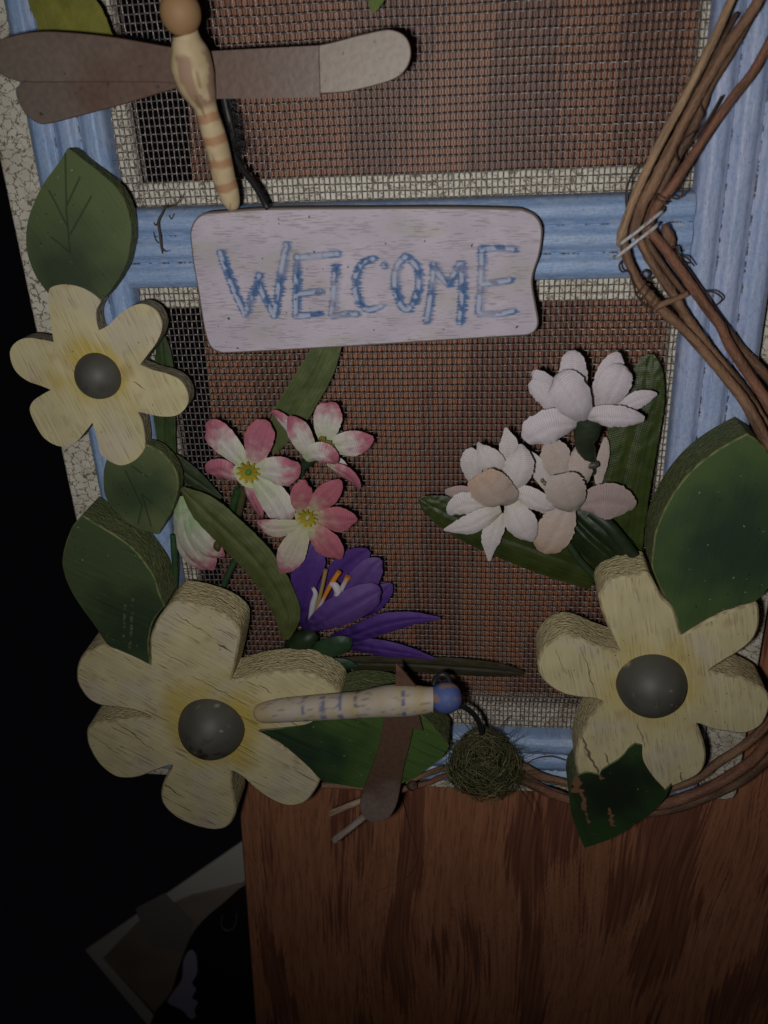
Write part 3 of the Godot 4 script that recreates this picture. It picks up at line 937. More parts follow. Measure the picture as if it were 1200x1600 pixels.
func build_wood() -> void:
	var cream := 0.0
	wooden_flower("thin cream wooden daisy with six petals and olive button, left of the WELCOME sign",
		[[Vector2(-12.97, 8.49), Vector2(-12.94, 9.16), Vector2(-12.9, 9.78), Vector2(-12.78, 10.42), Vector2(-12.62, 10.69), Vector2(-12.09, 10.8), Vector2(-11.54, 10.72), Vector2(-11.09, 10.52), Vector2(-10.76, 10.24), Vector2(-10.68, 10.1), Vector2(-10.91, 9.77), Vector2(-11, 9.36), Vector2(-10.96, 8.95)], [Vector2(-10.96, 8.95), Vector2(-10.49, 9.18), Vector2(-9.99, 9.59), Vector2(-9.45, 9.88), Vector2(-8.94, 9.97), Vector2(-8.49, 9.73), Vector2(-8.31, 9.32), Vector2(-8.37, 8.89), Vector2(-8.66, 8.4), Vector2(-9.05, 7.98), Vector2(-9.49, 7.51)], [Vector2(-9.49, 7.51), Vector2(-8.95, 7.27), Vector2(-8.4, 7.12), Vector2(-7.92, 6.87), Vector2(-7.69, 6.5), Vector2(-7.65, 6.02), Vector2(-7.86, 5.62), Vector2(-8.29, 5.33), Vector2(-8.9, 5.29), Vector2(-9.46, 5.4), Vector2(-9.93, 5.51)], [Vector2(-9.93, 5.51), Vector2(-9.81, 5.14), Vector2(-9.78, 4.68), Vector2(-9.84, 3.99), Vector2(-10.07, 3.61), Vector2(-10.5, 3.26), Vector2(-11.07, 3.08), Vector2(-11.56, 3.28), Vector2(-11.89, 3.61), Vector2(-11.91, 4.14), Vector2(-11.94, 4.61), Vector2(-11.98, 5.03)], [Vector2(-11.98, 5.03), Vector2(-12.39, 4.61), Vector2(-12.84, 4.19), Vector2(-13.35, 3.97), Vector2(-13.81, 4), Vector2(-14.28, 4.34), Vector2(-14.53, 4.92), Vector2(-14.65, 5.58), Vector2(-14.41, 5.99), Vector2(-13.93, 6.28), Vector2(-13.51, 6.48)], [Vector2(-13.51, 6.48), Vector2(-13.92, 6.66), Vector2(-14.47, 6.88), Vector2(-14.88, 7.29), Vector2(-14.99, 7.83), Vector2(-14.87, 8.26), Vector2(-14.47, 8.58), Vector2(-14, 8.68), Vector2(-13.43, 8.59), Vector2(-12.97, 8.49)]],
		1.2, 2.0, [Vector2(-11.33, 7.07)][0], 0.97, 0.95, deg_to_rad(-72), 0.0, 1.0, 0.0, "grey_side", 0.35, [[[Vector2(-9.92, 6.81)][0], [Vector2(-9.41, 6.42)][0], 0.03]])
	wooden_flower("big thick weathered cream daisy with cracked petals at the lower left corner",
		[[Vector2(-10.9, -6.52), Vector2(-10.79, -5.67), Vector2(-10.65, -4.96), Vector2(-10.21, -4.09), Vector2(-9.74, -3.48), Vector2(-9.31, -3.09), Vector2(-8.86, -3.08), Vector2(-8.29, -3.2), Vector2(-7.72, -3.38), Vector2(-7.1, -3.67), Vector2(-6.63, -4.08), Vector2(-6.42, -4.5), Vector2(-6.49, -5.18), Vector2(-6.76, -6.16), Vector2(-6.95, -6.78), Vector2(-7.13, -7.33)], [Vector2(-7.13, -7.33), Vector2(-6.45, -7.08), Vector2(-5.74, -6.85), Vector2(-4.83, -6.71), Vector2(-4.07, -6.66), Vector2(-3.34, -6.79), Vector2(-2.77, -7.08), Vector2(-2.34, -7.42), Vector2(-2.07, -7.75), Vector2(-2.04, -8.26), Vector2(-2.45, -9.09), Vector2(-3.04, -9.6), Vector2(-3.72, -9.75), Vector2(-4.98, -9.99), Vector2(-6.12, -10.16)], [Vector2(-6.12, -10.16), Vector2(-5.52, -10.73), Vector2(-4.71, -11.37), Vector2(-3.92, -12.22), Vector2(-3.37, -12.89), Vector2(-3.43, -13.3), Vector2(-3.74, -13.93), Vector2(-4.18, -14.52), Vector2(-4.77, -14.8), Vector2(-5.42, -14.76), Vector2(-6.19, -14.28), Vector2(-6.78, -13.69), Vector2(-7.2, -13.14), Vector2(-7.69, -12.74)], [Vector2(-7.69, -12.74), Vector2(-7.8, -13.34), Vector2(-7.81, -14.17), Vector2(-7.79, -15.01), Vector2(-7.96, -15.77), Vector2(-8.41, -16.44), Vector2(-9.12, -16.69), Vector2(-10.11, -16.49), Vector2(-11.05, -15.96), Vector2(-11.6, -15.14), Vector2(-11.6, -14.29), Vector2(-11.26, -13.43), Vector2(-10.75, -12.52)], [Vector2(-10.75, -12.52), Vector2(-11.58, -12.88), Vector2(-12.49, -13.34), Vector2(-13.27, -13.51), Vector2(-13.92, -13.37), Vector2(-14.54, -12.68), Vector2(-14.86, -11.68), Vector2(-14.87, -10.89), Vector2(-14.63, -10.28), Vector2(-13.88, -9.98), Vector2(-13.2, -9.85), Vector2(-12.38, -9.75), Vector2(-11.36, -9.59)], [Vector2(-11.36, -9.59), Vector2(-11.9, -9.29), Vector2(-12.67, -9.13), Vector2(-13.38, -9.05), Vector2(-13.94, -8.94), Vector2(-14.41, -8.54), Vector2(-14.7, -7.71), Vector2(-14.6, -6.97), Vector2(-14.25, -6.23), Vector2(-13.81, -5.85), Vector2(-12.89, -5.51), Vector2(-12.39, -5.72), Vector2(-11.73, -5.97), Vector2(-11.24, -6.22), Vector2(-10.9, -6.52)]],
		1.2, 3.1, [Vector2(-8.37, -9.96)][0], 1.60, 1.65, deg_to_rad(-33), 0.9, 1.0, 31.0, "cream_side", 1.0, [[[Vector2(-13.16, -9.94)][0], [Vector2(-11.55, -11.64)][0], 0.045], [[Vector2(-11.36, -13.79)][0], [Vector2(-10.42, -14.62)][0], 0.05], [[Vector2(-7.57, -5.18)][0], [Vector2(-6.85, -5.72)][0], 0.05], [[Vector2(-9.59, -3.4)][0], [Vector2(-7.22, -5.31)][0], 0.022], [[Vector2(-8.97, -7.04)][0], [Vector2(-6.35, -8.81)][0], 0.03], [[Vector2(-10.69, -5.42)][0], [Vector2(-8.91, -6.64)][0], 0.02], [[Vector2(-5.81, -7.46)][0], [Vector2(-5.27, -7.92)][0], 0.04], [[Vector2(-7.58, -4.36)][0], [Vector2(-6.54, -5.12)][0], 0.025], [[Vector2(-14.53, -10.87)][0], [Vector2(-12.99, -12.4)][0], 0.018]])
	wooden_flower("big thick cream daisy with clean grey button at the lower right, under the large leaf",
		[[Vector2(10.35, -5.16), Vector2(9.99, -4.35), Vector2(9.72, -3.71), Vector2(9.48, -3.08), Vector2(9.32, -2.46), Vector2(9.38, -2.07), Vector2(9.65, -1.63), Vector2(10.15, -1.43), Vector2(10.78, -1.27), Vector2(11.23, -1.19), Vector2(11.51, -1.61), Vector2(11.91, -2.32), Vector2(12.41, -2.85), Vector2(12.63, -3.47), Vector2(12.87, -4.2)], [Vector2(12.87, -4.2), Vector2(13.71, -3.52), Vector2(14.5, -3.03), Vector2(15.22, -2.7), Vector2(15.71, -2.54), Vector2(15.9, -3.07), Vector2(15.94, -3.78), Vector2(15.77, -4.42), Vector2(15.32, -4.96), Vector2(14.78, -5.43), Vector2(14.22, -5.96)], [Vector2(14.22, -5.96), Vector2(14.8, -6.13), Vector2(15.48, -6.23), Vector2(16.18, -6.58), Vector2(16.72, -6.98), Vector2(16.96, -7.62), Vector2(16.85, -8.58), Vector2(16.51, -9.07), Vector2(16, -9.31), Vector2(15.3, -9.23), Vector2(14.67, -9.12), Vector2(14.02, -8.83)], [Vector2(14.02, -8.83), Vector2(14.25, -9.41), Vector2(14.52, -10.22), Vector2(14.61, -11.04), Vector2(14.4, -11.71), Vector2(13.81, -12.2), Vector2(13.27, -12.54), Vector2(12.73, -12.96), Vector2(11.88, -13.24), Vector2(10.71, -13.39), Vector2(9.65, -12.98), Vector2(9.05, -12.2), Vector2(8.81, -11.45), Vector2(8.8, -10.76), Vector2(8.86, -10.13), Vector2(9.07, -9.38), Vector2(9.4, -8.54), Vector2(9.8, -7.81)], [Vector2(9.8, -7.81), Vector2(9.41, -7.67), Vector2(8.71, -7.61), Vector2(8, -7.42), Vector2(7.35, -6.96), Vector2(6.98, -6.37), Vector2(6.89, -5.78), Vector2(7.04, -5.19), Vector2(7.43, -4.66), Vector2(8.03, -4.34), Vector2(8.55, -4.41), Vector2(9.03, -4.64), Vector2(9.59, -4.9), Vector2(10.35, -5.16)]],
		1.2, 3.1, [Vector2(11.82, -6.68)][0], 1.50, 1.6, deg_to_rad(-78), 0.35, 0.65, 77.0, "cream_side", 0.25, [[[Vector2(8.91, -9.61)][0], [Vector2(9.98, -12.11)][0], 0.11], [[Vector2(10.07, -10.74)][0], [Vector2(10.35, -11.4)][0], 0.07], [[Vector2(8.72, -4.88)][0], [Vector2(9.59, -7.64)][0], 0.03], [[Vector2(13.53, -11.68)][0], [Vector2(13.72, -12.21)][0], 0.05], [[Vector2(7.7, -5.18)][0], [Vector2(8.14, -6.45)][0], 0.02], [[Vector2(11.42, -8.91)][0], [Vector2(11.87, -10.35)][0], 0.03]])
	var v1 := [[[Vector2(-11.05, 15.56)][0], [Vector2(-11.42, 13.53)][0]], [[Vector2(-11.42, 13.53)][0], [Vector2(-11.58, 11.99)][0]], [[Vector2(-11.95, 14.28)][0], [Vector2(-11.5, 13.01)][0]], [[Vector2(-10.65, 14.72)][0], [Vector2(-11.35, 13.76)][0]], [[Vector2(-10.33, 14.03)][0], [Vector2(-11.43, 12.7)][0]], [[Vector2(-12.23, 12.61)][0], [Vector2(-11.62, 12.04)][0]]]
	wooden_leaf("green pointed wooden leaf with painted veins above the thin daisy, at the upper left",
		[[Vector2(-10.94, 15.73), Vector2(-10.94, 15.73)], [Vector2(-10.94, 15.73), Vector2(-11.34, 15.28), Vector2(-12.19, 14.47), Vector2(-12.89, 13.5), Vector2(-13.22, 12.75), Vector2(-13.33, 12.03), Vector2(-13.24, 11.34), Vector2(-13, 10.76), Vector2(-12.49, 10.15), Vector2(-11.46, 9.92), Vector2(-10.61, 10.19), Vector2(-9.97, 10.78), Vector2(-9.54, 11.33), Vector2(-9.27, 11.81), Vector2(-8.98, 12.76), Vector2(-8.99, 13.46), Vector2(-9.2, 14.15), Vector2(-9.76, 14.78), Vector2(-10.34, 15.27)], [Vector2(-10.34, 15.27), Vector2(-10.78, 15.66), Vector2(-10.94, 15.73)]],
		1.2, 1.95, [Vector2(-11.72, 10.64)][0], 3.6, Color(0.030, 0.048, 0.022), Color(0.085, 0.115, 0.042), deg_to_rad(-60), v1, 0.0, 5.0, 0.12)
	var v2 := [[[Vector2(-10.96, 2.79)][0], [Vector2(-10.48, 1.12)][0]], [[Vector2(-10.39, 1.67)][0], [Vector2(-10.23, 0.11)][0]], [[Vector2(-9.99, 1.24)][0], [Vector2(-10.39, 1.67)][0]], [[Vector2(-10.81, 0.23)][0], [Vector2(-10.48, 1.12)][0]], [[Vector2(-10.03, 2.5)][0], [Vector2(-10.63, 3.01)][0]]]
	wooden_leaf("small round green wooden leaf below the thin daisy",
		[[Vector2(-10.61, 4.13), Vector2(-11.4, 3.69), Vector2(-11.78, 3.18), Vector2(-12.04, 2.43), Vector2(-12.1, 1.47), Vector2(-11.61, 0.57), Vector2(-10.94, -0.06)], [Vector2(-10.94, -0.06), Vector2(-9.98, -0.33)], [Vector2(-9.98, -0.33), Vector2(-9.38, 0.5), Vector2(-8.89, 1.44), Vector2(-8.65, 2.29), Vector2(-8.77, 3.01), Vector2(-9.21, 3.66), Vector2(-9.79, 3.98), Vector2(-10.61, 4.13)]],
		1.2, 1.9, [Vector2(-10.73, 1.73)][0], 2.6, Color(0.033, 0.055, 0.024), Color(0.10, 0.125, 0.05), deg_to_rad(-60), v2, 0.0, 11.0, 0.12)
	wooden_leaf("thick dark green wooden leaf above the lower left daisy, with pale scratches",
		[[Vector2(-13.29, 0.65), Vector2(-12.71, 1.24)], [Vector2(-12.71, 1.24), Vector2(-12.08, 0.76), Vector2(-11.39, 0.27), Vector2(-10.71, -0.35), Vector2(-10.26, -1.1), Vector2(-9.94, -1.84), Vector2(-9.85, -2.62), Vector2(-9.69, -3.28)], [Vector2(-9.69, -3.28), Vector2(-10.35, -4.08), Vector2(-10.71, -5.02), Vector2(-10.84, -5.83), Vector2(-10.86, -6.55)], [Vector2(-10.86, -6.55), Vector2(-11.6, -6.11), Vector2(-12.25, -5.77), Vector2(-12.81, -5.44), Vector2(-13.23, -4.4), Vector2(-13.67, -3.48), Vector2(-14.05, -2.38), Vector2(-14.13, -1.27), Vector2(-13.81, -0.3), Vector2(-13.29, 0.65)]],
		1.2, 3.12, [Vector2(-11.2, -4.63)][0], 3.6, Color(0.022, 0.038, 0.018), Color(0.050, 0.075, 0.030), deg_to_rad(-28), [[[Vector2(-11.54, -3.24)][0], [Vector2(-11.98, -5.25)][0], 1], [[Vector2(-11.13, -2.96)][0], [Vector2(-11.45, -4.29)][0], 1], [[Vector2(-11.42, -4.29)][0], [Vector2(-11.73, -5.59)][0], 1]], 0.0, 17.0, 0.4)
	wooden_leaf("broad green wooden leaf lying under the blue headed dragonfly",
		[[Vector2(-5.49, -10.53), Vector2(-6.11, -10.14)], [Vector2(-6.11, -10.14), Vector2(-4.81, -9.92), Vector2(-3.55, -9.53), Vector2(-2.88, -8.79), Vector2(-2.08, -8.09), Vector2(-1.02, -7.8), Vector2(0.3, -8), Vector2(1.46, -8.68), Vector2(2.33, -9.63), Vector2(2.97, -10.62)], [Vector2(2.97, -10.62), Vector2(2.6, -11.32), Vector2(2.08, -11.81), Vector2(1.36, -12.56), Vector2(0.57, -13.04), Vector2(-0.21, -13.29), Vector2(-1.25, -13.39), Vector2(-2.1, -13.28), Vector2(-3.19, -13.1)], [Vector2(-3.19, -13.1), Vector2(-3.48, -12.75), Vector2(-3.91, -12.13), Vector2(-4.85, -11.04), Vector2(-5.49, -10.53)]],
		1.2, 3.13, [Vector2(-4.2, -11.74)][0], 4.6, Color(0.016, 0.034, 0.016), Color(0.055, 0.105, 0.024), deg_to_rad(-28), [], 0.0, 23.0, 0.5)
	wooden_leaf("largest green wooden leaf, thick with rough olive edge, at the right side",
		[[Vector2(14.8, 4.64), Vector2(14.37, 4.92)], [Vector2(14.37, 4.92), Vector2(13.92, 4.64), Vector2(13.28, 4.19), Vector2(12.6, 3.53), Vector2(12.03, 2.67), Vector2(11.63, 1.74), Vector2(11.37, 0.77), Vector2(11.33, 0.04), Vector2(11.32, -0.68)], [Vector2(11.32, -0.68), Vector2(11.41, -1.08), Vector2(11.85, -2.03), Vector2(12.33, -2.78), Vector2(12.57, -3.34), Vector2(12.85, -4.19)], [Vector2(12.85, -4.19), Vector2(13.58, -3.56), Vector2(14.33, -3.01), Vector2(14.99, -2.71), Vector2(15.64, -2.45), Vector2(16.05, -1.86), Vector2(16.3, -0.93), Vector2(16.33, 0.52), Vector2(16.02, 2.19), Vector2(15.61, 3.41), Vector2(15.21, 4.2), Vector2(14.8, 4.64)]],
		1.2, 3.12, [Vector2(14.54, 0.2)][0], 4.6, Color(0.020, 0.042, 0.022), Color(0.060, 0.100, 0.030), deg_to_rad(85), [], 0.0, 29.0, 0.14)
	wooden_leaf("dark chipped wooden leaf with bare brown patches under the lower right daisy",
		[[Vector2(11.13, -10.3), Vector2(11.39, -9.99)], [Vector2(11.39, -9.99), Vector2(11.71, -10.09)], [Vector2(11.71, -10.09), Vector2(11.82, -10.92), Vector2(12.32, -11.85), Vector2(12.97, -12.66)], [Vector2(12.97, -12.66), Vector2(13.22, -12.26)], [Vector2(13.22, -12.26), Vector2(13.01, -13.08), Vector2(12.51, -13.96), Vector2(11.56, -15.03), Vector2(10.72, -15.84)], [Vector2(10.72, -15.84), Vector2(9.5, -16.51)], [Vector2(9.5, -16.51), Vector2(9.11, -15.5), Vector2(8.76, -14.3), Vector2(8.6, -13.31)], [Vector2(8.6, -13.31), Vector2(8.63, -12.72), Vector2(8.81, -12.2), Vector2(9.06, -11.92), Vector2(9.43, -11.8), Vector2(9.95, -11.94)], [Vector2(9.95, -11.94), Vector2(10.07, -11.57), Vector2(10.81, -10.87), Vector2(11.13, -10.3)]],
		1.2, 3.2, [Vector2(10.68, -12.88)][0], 3.4, Color(0.010, 0.016, 0.009), Color(0.024, 0.056, 0.016), deg_to_rad(-68), [[[Vector2(8.96, -12.31)][0], [Vector2(8.87, -12.94)][0], 0.22, 1], [[Vector2(9.14, -12.92)][0], [Vector2(9.35, -14.02)][0], 0.13, 1], [[Vector2(9.39, -14.26)][0], [Vector2(9.61, -14.97)][0], 0.05, 1], [[Vector2(10.5, -13.95)][0], [Vector2(10.75, -14.98)][0], 0.10, 1], [[Vector2(9.9, -11.95)][0], [Vector2(10.06, -12.09)][0], 0.09, 1]], 0.0, 37.0, 0.2)

func build_cloth_leaves() -> void:
	var g1 := Color(0.125, 0.155, 0.055)
	var g2 := Color(0.085, 0.115, 0.035)
	cloth_leaf("green ribbed fabric leaf running down from behind the WELCOME sign", [Vector4(-1.83, 8.07, 0.5, 0.525), Vector4(-2.32, 7.03, 0.6, 0.664), Vector4(-3.12, 5.79, 0.6, 0.729), Vector4(-3.98, 4.51, 0.6, 0.687), Vector4(-4.75, 3.14, 0.5, 0.196)], 0.12, g1, g2, M.satin, 0.1)
	cloth_leaf("long olive fabric leaf curving down across the left pink flowers to the crocus", [Vector4(-8.71, 1.78, 1.5, 0.112), Vector4(-7.81, 0.9, 1.6, 0.706), Vector4(-6.74, -0.32, 1.6, 0.828), Vector4(-5.68, -1.75, 1.5, 0.84), Vector4(-4.99, -3.35, 1.3, 0.768), Vector4(-4.69, -4.86, 1.1, 0.662), Vector4(-4.93, -6.36, 0.9, 0.184)], 0.25, g1, Color(0.095, 0.11, 0.032), M.satin, 0.12)
	cloth_leaf("short dark fabric leaf just above the long olive leaf", [Vector4(-9.55, 3, 0.7, 0.34), Vector4(-8.99, 2.45, 0.7, 0.512), Vector4(-8.2, 1.77, 0.7, 0.4), Vector4(-7.24, 0.96, 0.7, 0.086)], 0.2, Color(0.045, 0.065, 0.025), Color(0.03, 0.045, 0.02), M.satin, 0.15)
	cloth_leaf("narrow upright green fabric leaf half hidden behind the thin daisy", [Vector4(-8.97, 8.39, 0.5, 0.134), Vector4(-8.98, 7.37, 0.6, 0.378), Vector4(-9.23, 5.69, 0.6, 0.496), Vector4(-9.5, 3.93, 0.6, 0.534), Vector4(-9.71, 2.05, 0.5, 0.46)], 0.1, Color(0.05, 0.085, 0.022), Color(0.035, 0.06, 0.018), M.satin, 0.1)
	cloth_leaf("tall glossy green fabric leaf rising behind the topmost white blossom", [Vector4(10.93, 7.41, 0.9, 0.151), Vector4(10.9, 6.78, 0.95, 0.557), Vector4(10.81, 5.42, 1, 0.823), Vector4(10.46, 3.5, 1, 1.053), Vector4(10.23, 1.43, 0.9, 1.163), Vector4(10.2, -0.8, 0.7, 1.171), Vector4(10.25, -2.83, 0.5, 1.145)], 0.06, Color(0.055, 0.080, 0.016), Color(0.036, 0.058, 0.012), M.glossy_cloth, 0.05, 0.12)
	cloth_leaf("glossy green fabric leaf pointing left under the white blossoms", [Vector4(1.73, 1.19, 1.1, 0.111), Vector4(2.17, 0.91, 1.1, 0.472), Vector4(2.94, 0.52, 1.1, 0.751), Vector4(4.6, -0.35, 1, 0.952), Vector4(7.14, -1.49, 0.8, 1.046), Vector4(9.6, -2.62, 0.5, 0.973)], 0.08, Color(0.052, 0.072, 0.016), Color(0.034, 0.05, 0.012), M.glossy_cloth, 0.06, -0.1)
	cloth_leaf("dark folded fabric leaf between the two white blossom stems", [Vector4(8.15, 0.51, 0.9, 0.55), Vector4(9.11, -0.41, 1.2, 0.936), Vector4(10.12, -1.33, 1.2, 0.942), Vector4(11.06, -2.43, 0.9, 0.62)], 0.2, Color(0.022, 0.04, 0.014), Color(0.015, 0.028, 0.011), M.glossy_cloth, 0.2)
	cloth_leaf("faded brown green fabric leaf stretched low under the crocus", [Vector4(-2.8, -7.97, 0.5, 0.282), Vector4(-0.88, -7.84, 0.6, 0.434), Vector4(1.3, -7.76, 0.7, 0.461), Vector4(3.45, -7.84, 0.7, 0.49), Vector4(5.27, -8.03, 0.6, 0.398), Vector4(6.43, -8.25, 0.5, 0.122)], 0.15, Color(0.055, 0.048, 0.025), Color(0.04, 0.036, 0.02), M.satin, 0.15)
	cloth_leaf("yellow green fabric leaf at the upper left behind the dragonfly wing", [Vector4(-11.02, 21.7, 1.5, 0.886), Vector4(-10.58, 20.71, 1.55, 1.029), Vector4(-10.1, 19.71, 1.6, 1.267), Vector4(-9.7, 18.68, 1.5, 1.102)], 0.08, Color(0.26, 0.25, 0.05), Color(0.20, 0.20, 0.04), M.cloth, 0.08, 0.0)
	cloth_leaf("tip of a pale green fabric leaf at the very top of the screen", [Vector4(0.81, 20.77, 0.8, 0.307), Vector4(0.7, 20.25, 0.8, 0.331), Vector4(0.57, 19.87, 0.8, 0.2), Vector4(0.5, 19.64, 0.8, 0.045)], 0.2, Color(0.16, 0.22, 0.07), Color(0.12, 0.17, 0.05), M.cloth, 0.1)

func build_pink() -> void:
	var gw := Color(0.50, 0.55, 0.36)
	var wh := Color(0.62, 0.58, 0.54)
	var pk := Color(0.44, 0.145, 0.20)
	var pk2 := Color(0.41, 0.125, 0.165)
	var P1 = petal_paint(gw, wh, pk, 0.35, 0.85, 3.0)
	var PW = petal_paint(gw, wh, pk, 0.72, 1.12, 9.0)
	var PP = petal_paint(gw, Color(0.58, 0.34, 0.36), pk, 0.22, 0.6, 5.0)
	var t := thing("pink_flower", "pink and white fabric flower with green and yellow centre, leftmost open one", "fabric flower", "pink fabric flowers on the screen")
	petals(t, [
		[[Vector4(-5.77, 2.77, 1.3, 0.249), Vector4(-6.16, 3.46, 1.45, 0.494), Vector4(-6.63, 4.12, 1.5, 0.626), Vector4(-7.01, 4.56, 1.45, 0.516), Vector4(-7.27, 4.73, 1.35, 0.109)], 0.22, 0.0, P1],
		[[Vector4(-5.48, 2.77, 1.3, 0.249), Vector4(-5.19, 3.45, 1.5, 0.492), Vector4(-4.95, 4.14, 1.65, 0.621), Vector4(-4.68, 4.67, 1.6, 0.483), Vector4(-4.52, 4.89, 1.5, 0.107)], 0.25, 0.0, PP],
		[[Vector4(-5.4, 2.47, 1.3, 0.333), Vector4(-4.72, 2.65, 1.5, 0.578), Vector4(-4.13, 2.66, 1.6, 0.685), Vector4(-3.66, 2.76, 1.55, 0.52), Vector4(-3.37, 2.91, 1.4, 0.11)], 0.25, 0.0, P1],
		[[Vector4(-5.48, 2.26, 1.3, 0.334), Vector4(-5.03, 1.87, 1.45, 0.556), Vector4(-4.57, 1.23, 1.5, 0.699), Vector4(-4.3, 0.56, 1.45, 0.62), Vector4(-4.2, 0.11, 1.3, 0.17)], 0.22, 0.0, PW],
		[[Vector4(-5.86, 2.09, 1.25, 0.168), Vector4(-5.78, 1.61, 1.2, 0.281), Vector4(-5.59, 1.1, 1.25, 0.367), Vector4(-5.43, 0.52, 1.2, 0.256), Vector4(-5.42, 0.25, 1.1, 0.057)], 0.3, 0.5, PP],
		[[Vector4(-6, 2.33, 1.25, 0.251), Vector4(-6.44, 2.4, 1.2, 0.447), Vector4(-6.84, 2.62, 1.3, 0.585), Vector4(-7.27, 2.54, 1.25, 0.475), Vector4(-7.57, 2.4, 1.15, 0.112)], 0.3, -0.3, PP]], P1, M.cloth, 0.06)
	var cup := MB.new()
	blade(cup, [Vector4(-5.99, 3, 1.42, 0.331), Vector4(-5.74, 2.68, 1.44, 0.608), Vector4(-5.45, 2.26, 1.44, 0.61), Vector4(-5.2, 1.92, 1.42, 0.278)], -0.2, 6, 13, flat_paint(Color(0.50, 0.53, 0.30), Color(0.56, 0.56, 0.38), 1.0), 0.0, 0.0, 0.03)
	put("throat", [cup], [M.cloth], t)
	corona(t, Vector3([Vector2(-5.57, 2.63)][0].x, [Vector2(-5.57, 2.63)][0].y, 1.62), 0.46, Vector2(-0.1, 0.05), true)
	stem(t, "stem", [Vector4(-6.33, 1.54, 1, 0.17), Vector4(-6.64, 0.79, 0.8, 0.172), Vector4(-6.88, 0.22, 0.6, 0.145)], Color(0.03, 0.075, 0.025), Color(0.02, 0.05, 0.018), M.plastic_green)
	stem(t, "stem", [Vector4(-6.13, 1.5, 0.9, 0.17), Vector4(-6.35, 0.75, 0.7, 0.173), Vector4(-6.64, -0.02, 0.5, 0.146)], Color(0.07, 0.07, 0.03), Color(0.05, 0.05, 0.02), M.plastic_green)
	t = thing("pink_flower", "pink and white fabric flower seen from the side, nearest the sign", "fabric flower", "pink fabric flowers on the screen")
	petals(t, [
		[[Vector4(-2.22, 3.86, 1.2, 0.271), Vector4(-2.1, 4.54, 1.35, 0.536), Vector4(-1.93, 5.21, 1.4, 0.584), Vector4(-1.81, 5.53, 1.35, 0.344), Vector4(-1.79, 5.65, 1.3, 0.106)], 0.2, 0.0, P1],
		[[Vector4(-2.07, 3.62, 1.2, 0.272), Vector4(-1.55, 3.77, 1.35, 0.486), Vector4(-0.95, 3.89, 1.45, 0.564), Vector4(-0.44, 3.99, 1.4, 0.375), Vector4(-0.12, 4.08, 1.35, 0.08)], 0.22, 0.0, P1],
		[[Vector4(-2.18, 2.86, 1.2, 0.192), Vector4(-1.75, 2.69, 1.35, 0.356), Vector4(-1.34, 2.47, 1.4, 0.41), Vector4(-1.02, 2.07, 1.3, 0.275), Vector4(-0.86, 1.7, 1.2, 0.055)], 0.3, 0.5, PP],
		[[Vector4(-2.07, 3.02, 1, 0.138), Vector4(-1.77, 2.84, 1, 0.248), Vector4(-1.42, 2.63, 1, 0.11)], 0.2, 0.0, PW],
		[[Vector4(-3.08, 3.6, 1.3, 0.218), Vector4(-3.42, 4.22, 1.4, 0.351), Vector4(-3.83, 4.84, 1.45, 0.375), Vector4(-4.16, 5.13, 1.4, 0.268), Vector4(-4.4, 5.21, 1.3, 0.08)], 0.35, -0.5, P1],
		[[Vector4(-2.79, 3.33, 1.5, 0.244), Vector4(-2.97, 3.95, 1.75, 0.429), Vector4(-3.18, 4.61, 1.9, 0.478), Vector4(-3.4, 4.98, 1.85, 0.291), Vector4(-3.57, 5.17, 1.75, 0.079)], 0.4, 0.2, P1],
		[[Vector4(-3.05, 3.22, 1.5, 0.218), Vector4(-2.63, 3.57, 1.8, 0.403), Vector4(-2.19, 3.63, 1.95, 0.481), Vector4(-1.87, 3.38, 1.9, 0.375), Vector4(-1.72, 3.09, 1.75, 0.108)], 0.4, 0.0, P1]], P1, M.cloth, 0.05)
	for k in 7:
		var a: Vector2 = [Vector2(-2.41, 4.12)][0]
		var b: Vector2 = [Vector2(-1.92, 3.78)][0]
		var q := a.lerp(b, k / 6.0)
		stem(t, "stamen", [Vector4(q.x, q.y - 0.2, 1.3, 0.06), Vector4(q.x + 0.06, q.y, 1.6, 0.07), Vector4(q.x + 0.12, q.y + 0.14 + 0.05 * (k % 3), 1.75, 0.05)], Color(0.26, 0.23, 0.04), Color(0.20, 0.18, 0.03), M.cloth, 6)
	stem(t, "calyx", [Vector4(-2.86, 3.15, 1.2, 0.247), Vector4(-3.12, 2.84, 1, 0.249), Vector4(-3.35, 2.48, 0.8, 0.167), Vector4(-3.54, 2.06, 0.6, 0.141)], Color(0.03, 0.06, 0.025), Color(0.02, 0.04, 0.018), M.plastic_green)
	t = thing("pink_flower", "coral pink fabric flower with yellow star centre, touching the crocus", "fabric flower", "pink fabric flowers on the screen")
	var ck = petal_paint(Color(0.42, 0.40, 0.24), Color(0.45, 0.22, 0.21), pk2, 0.22, 0.55, 15.0)
	var cw = petal_paint(Color(0.45, 0.45, 0.30), Color(0.52, 0.44, 0.38), pk, 0.6, 0.95, 19.0)
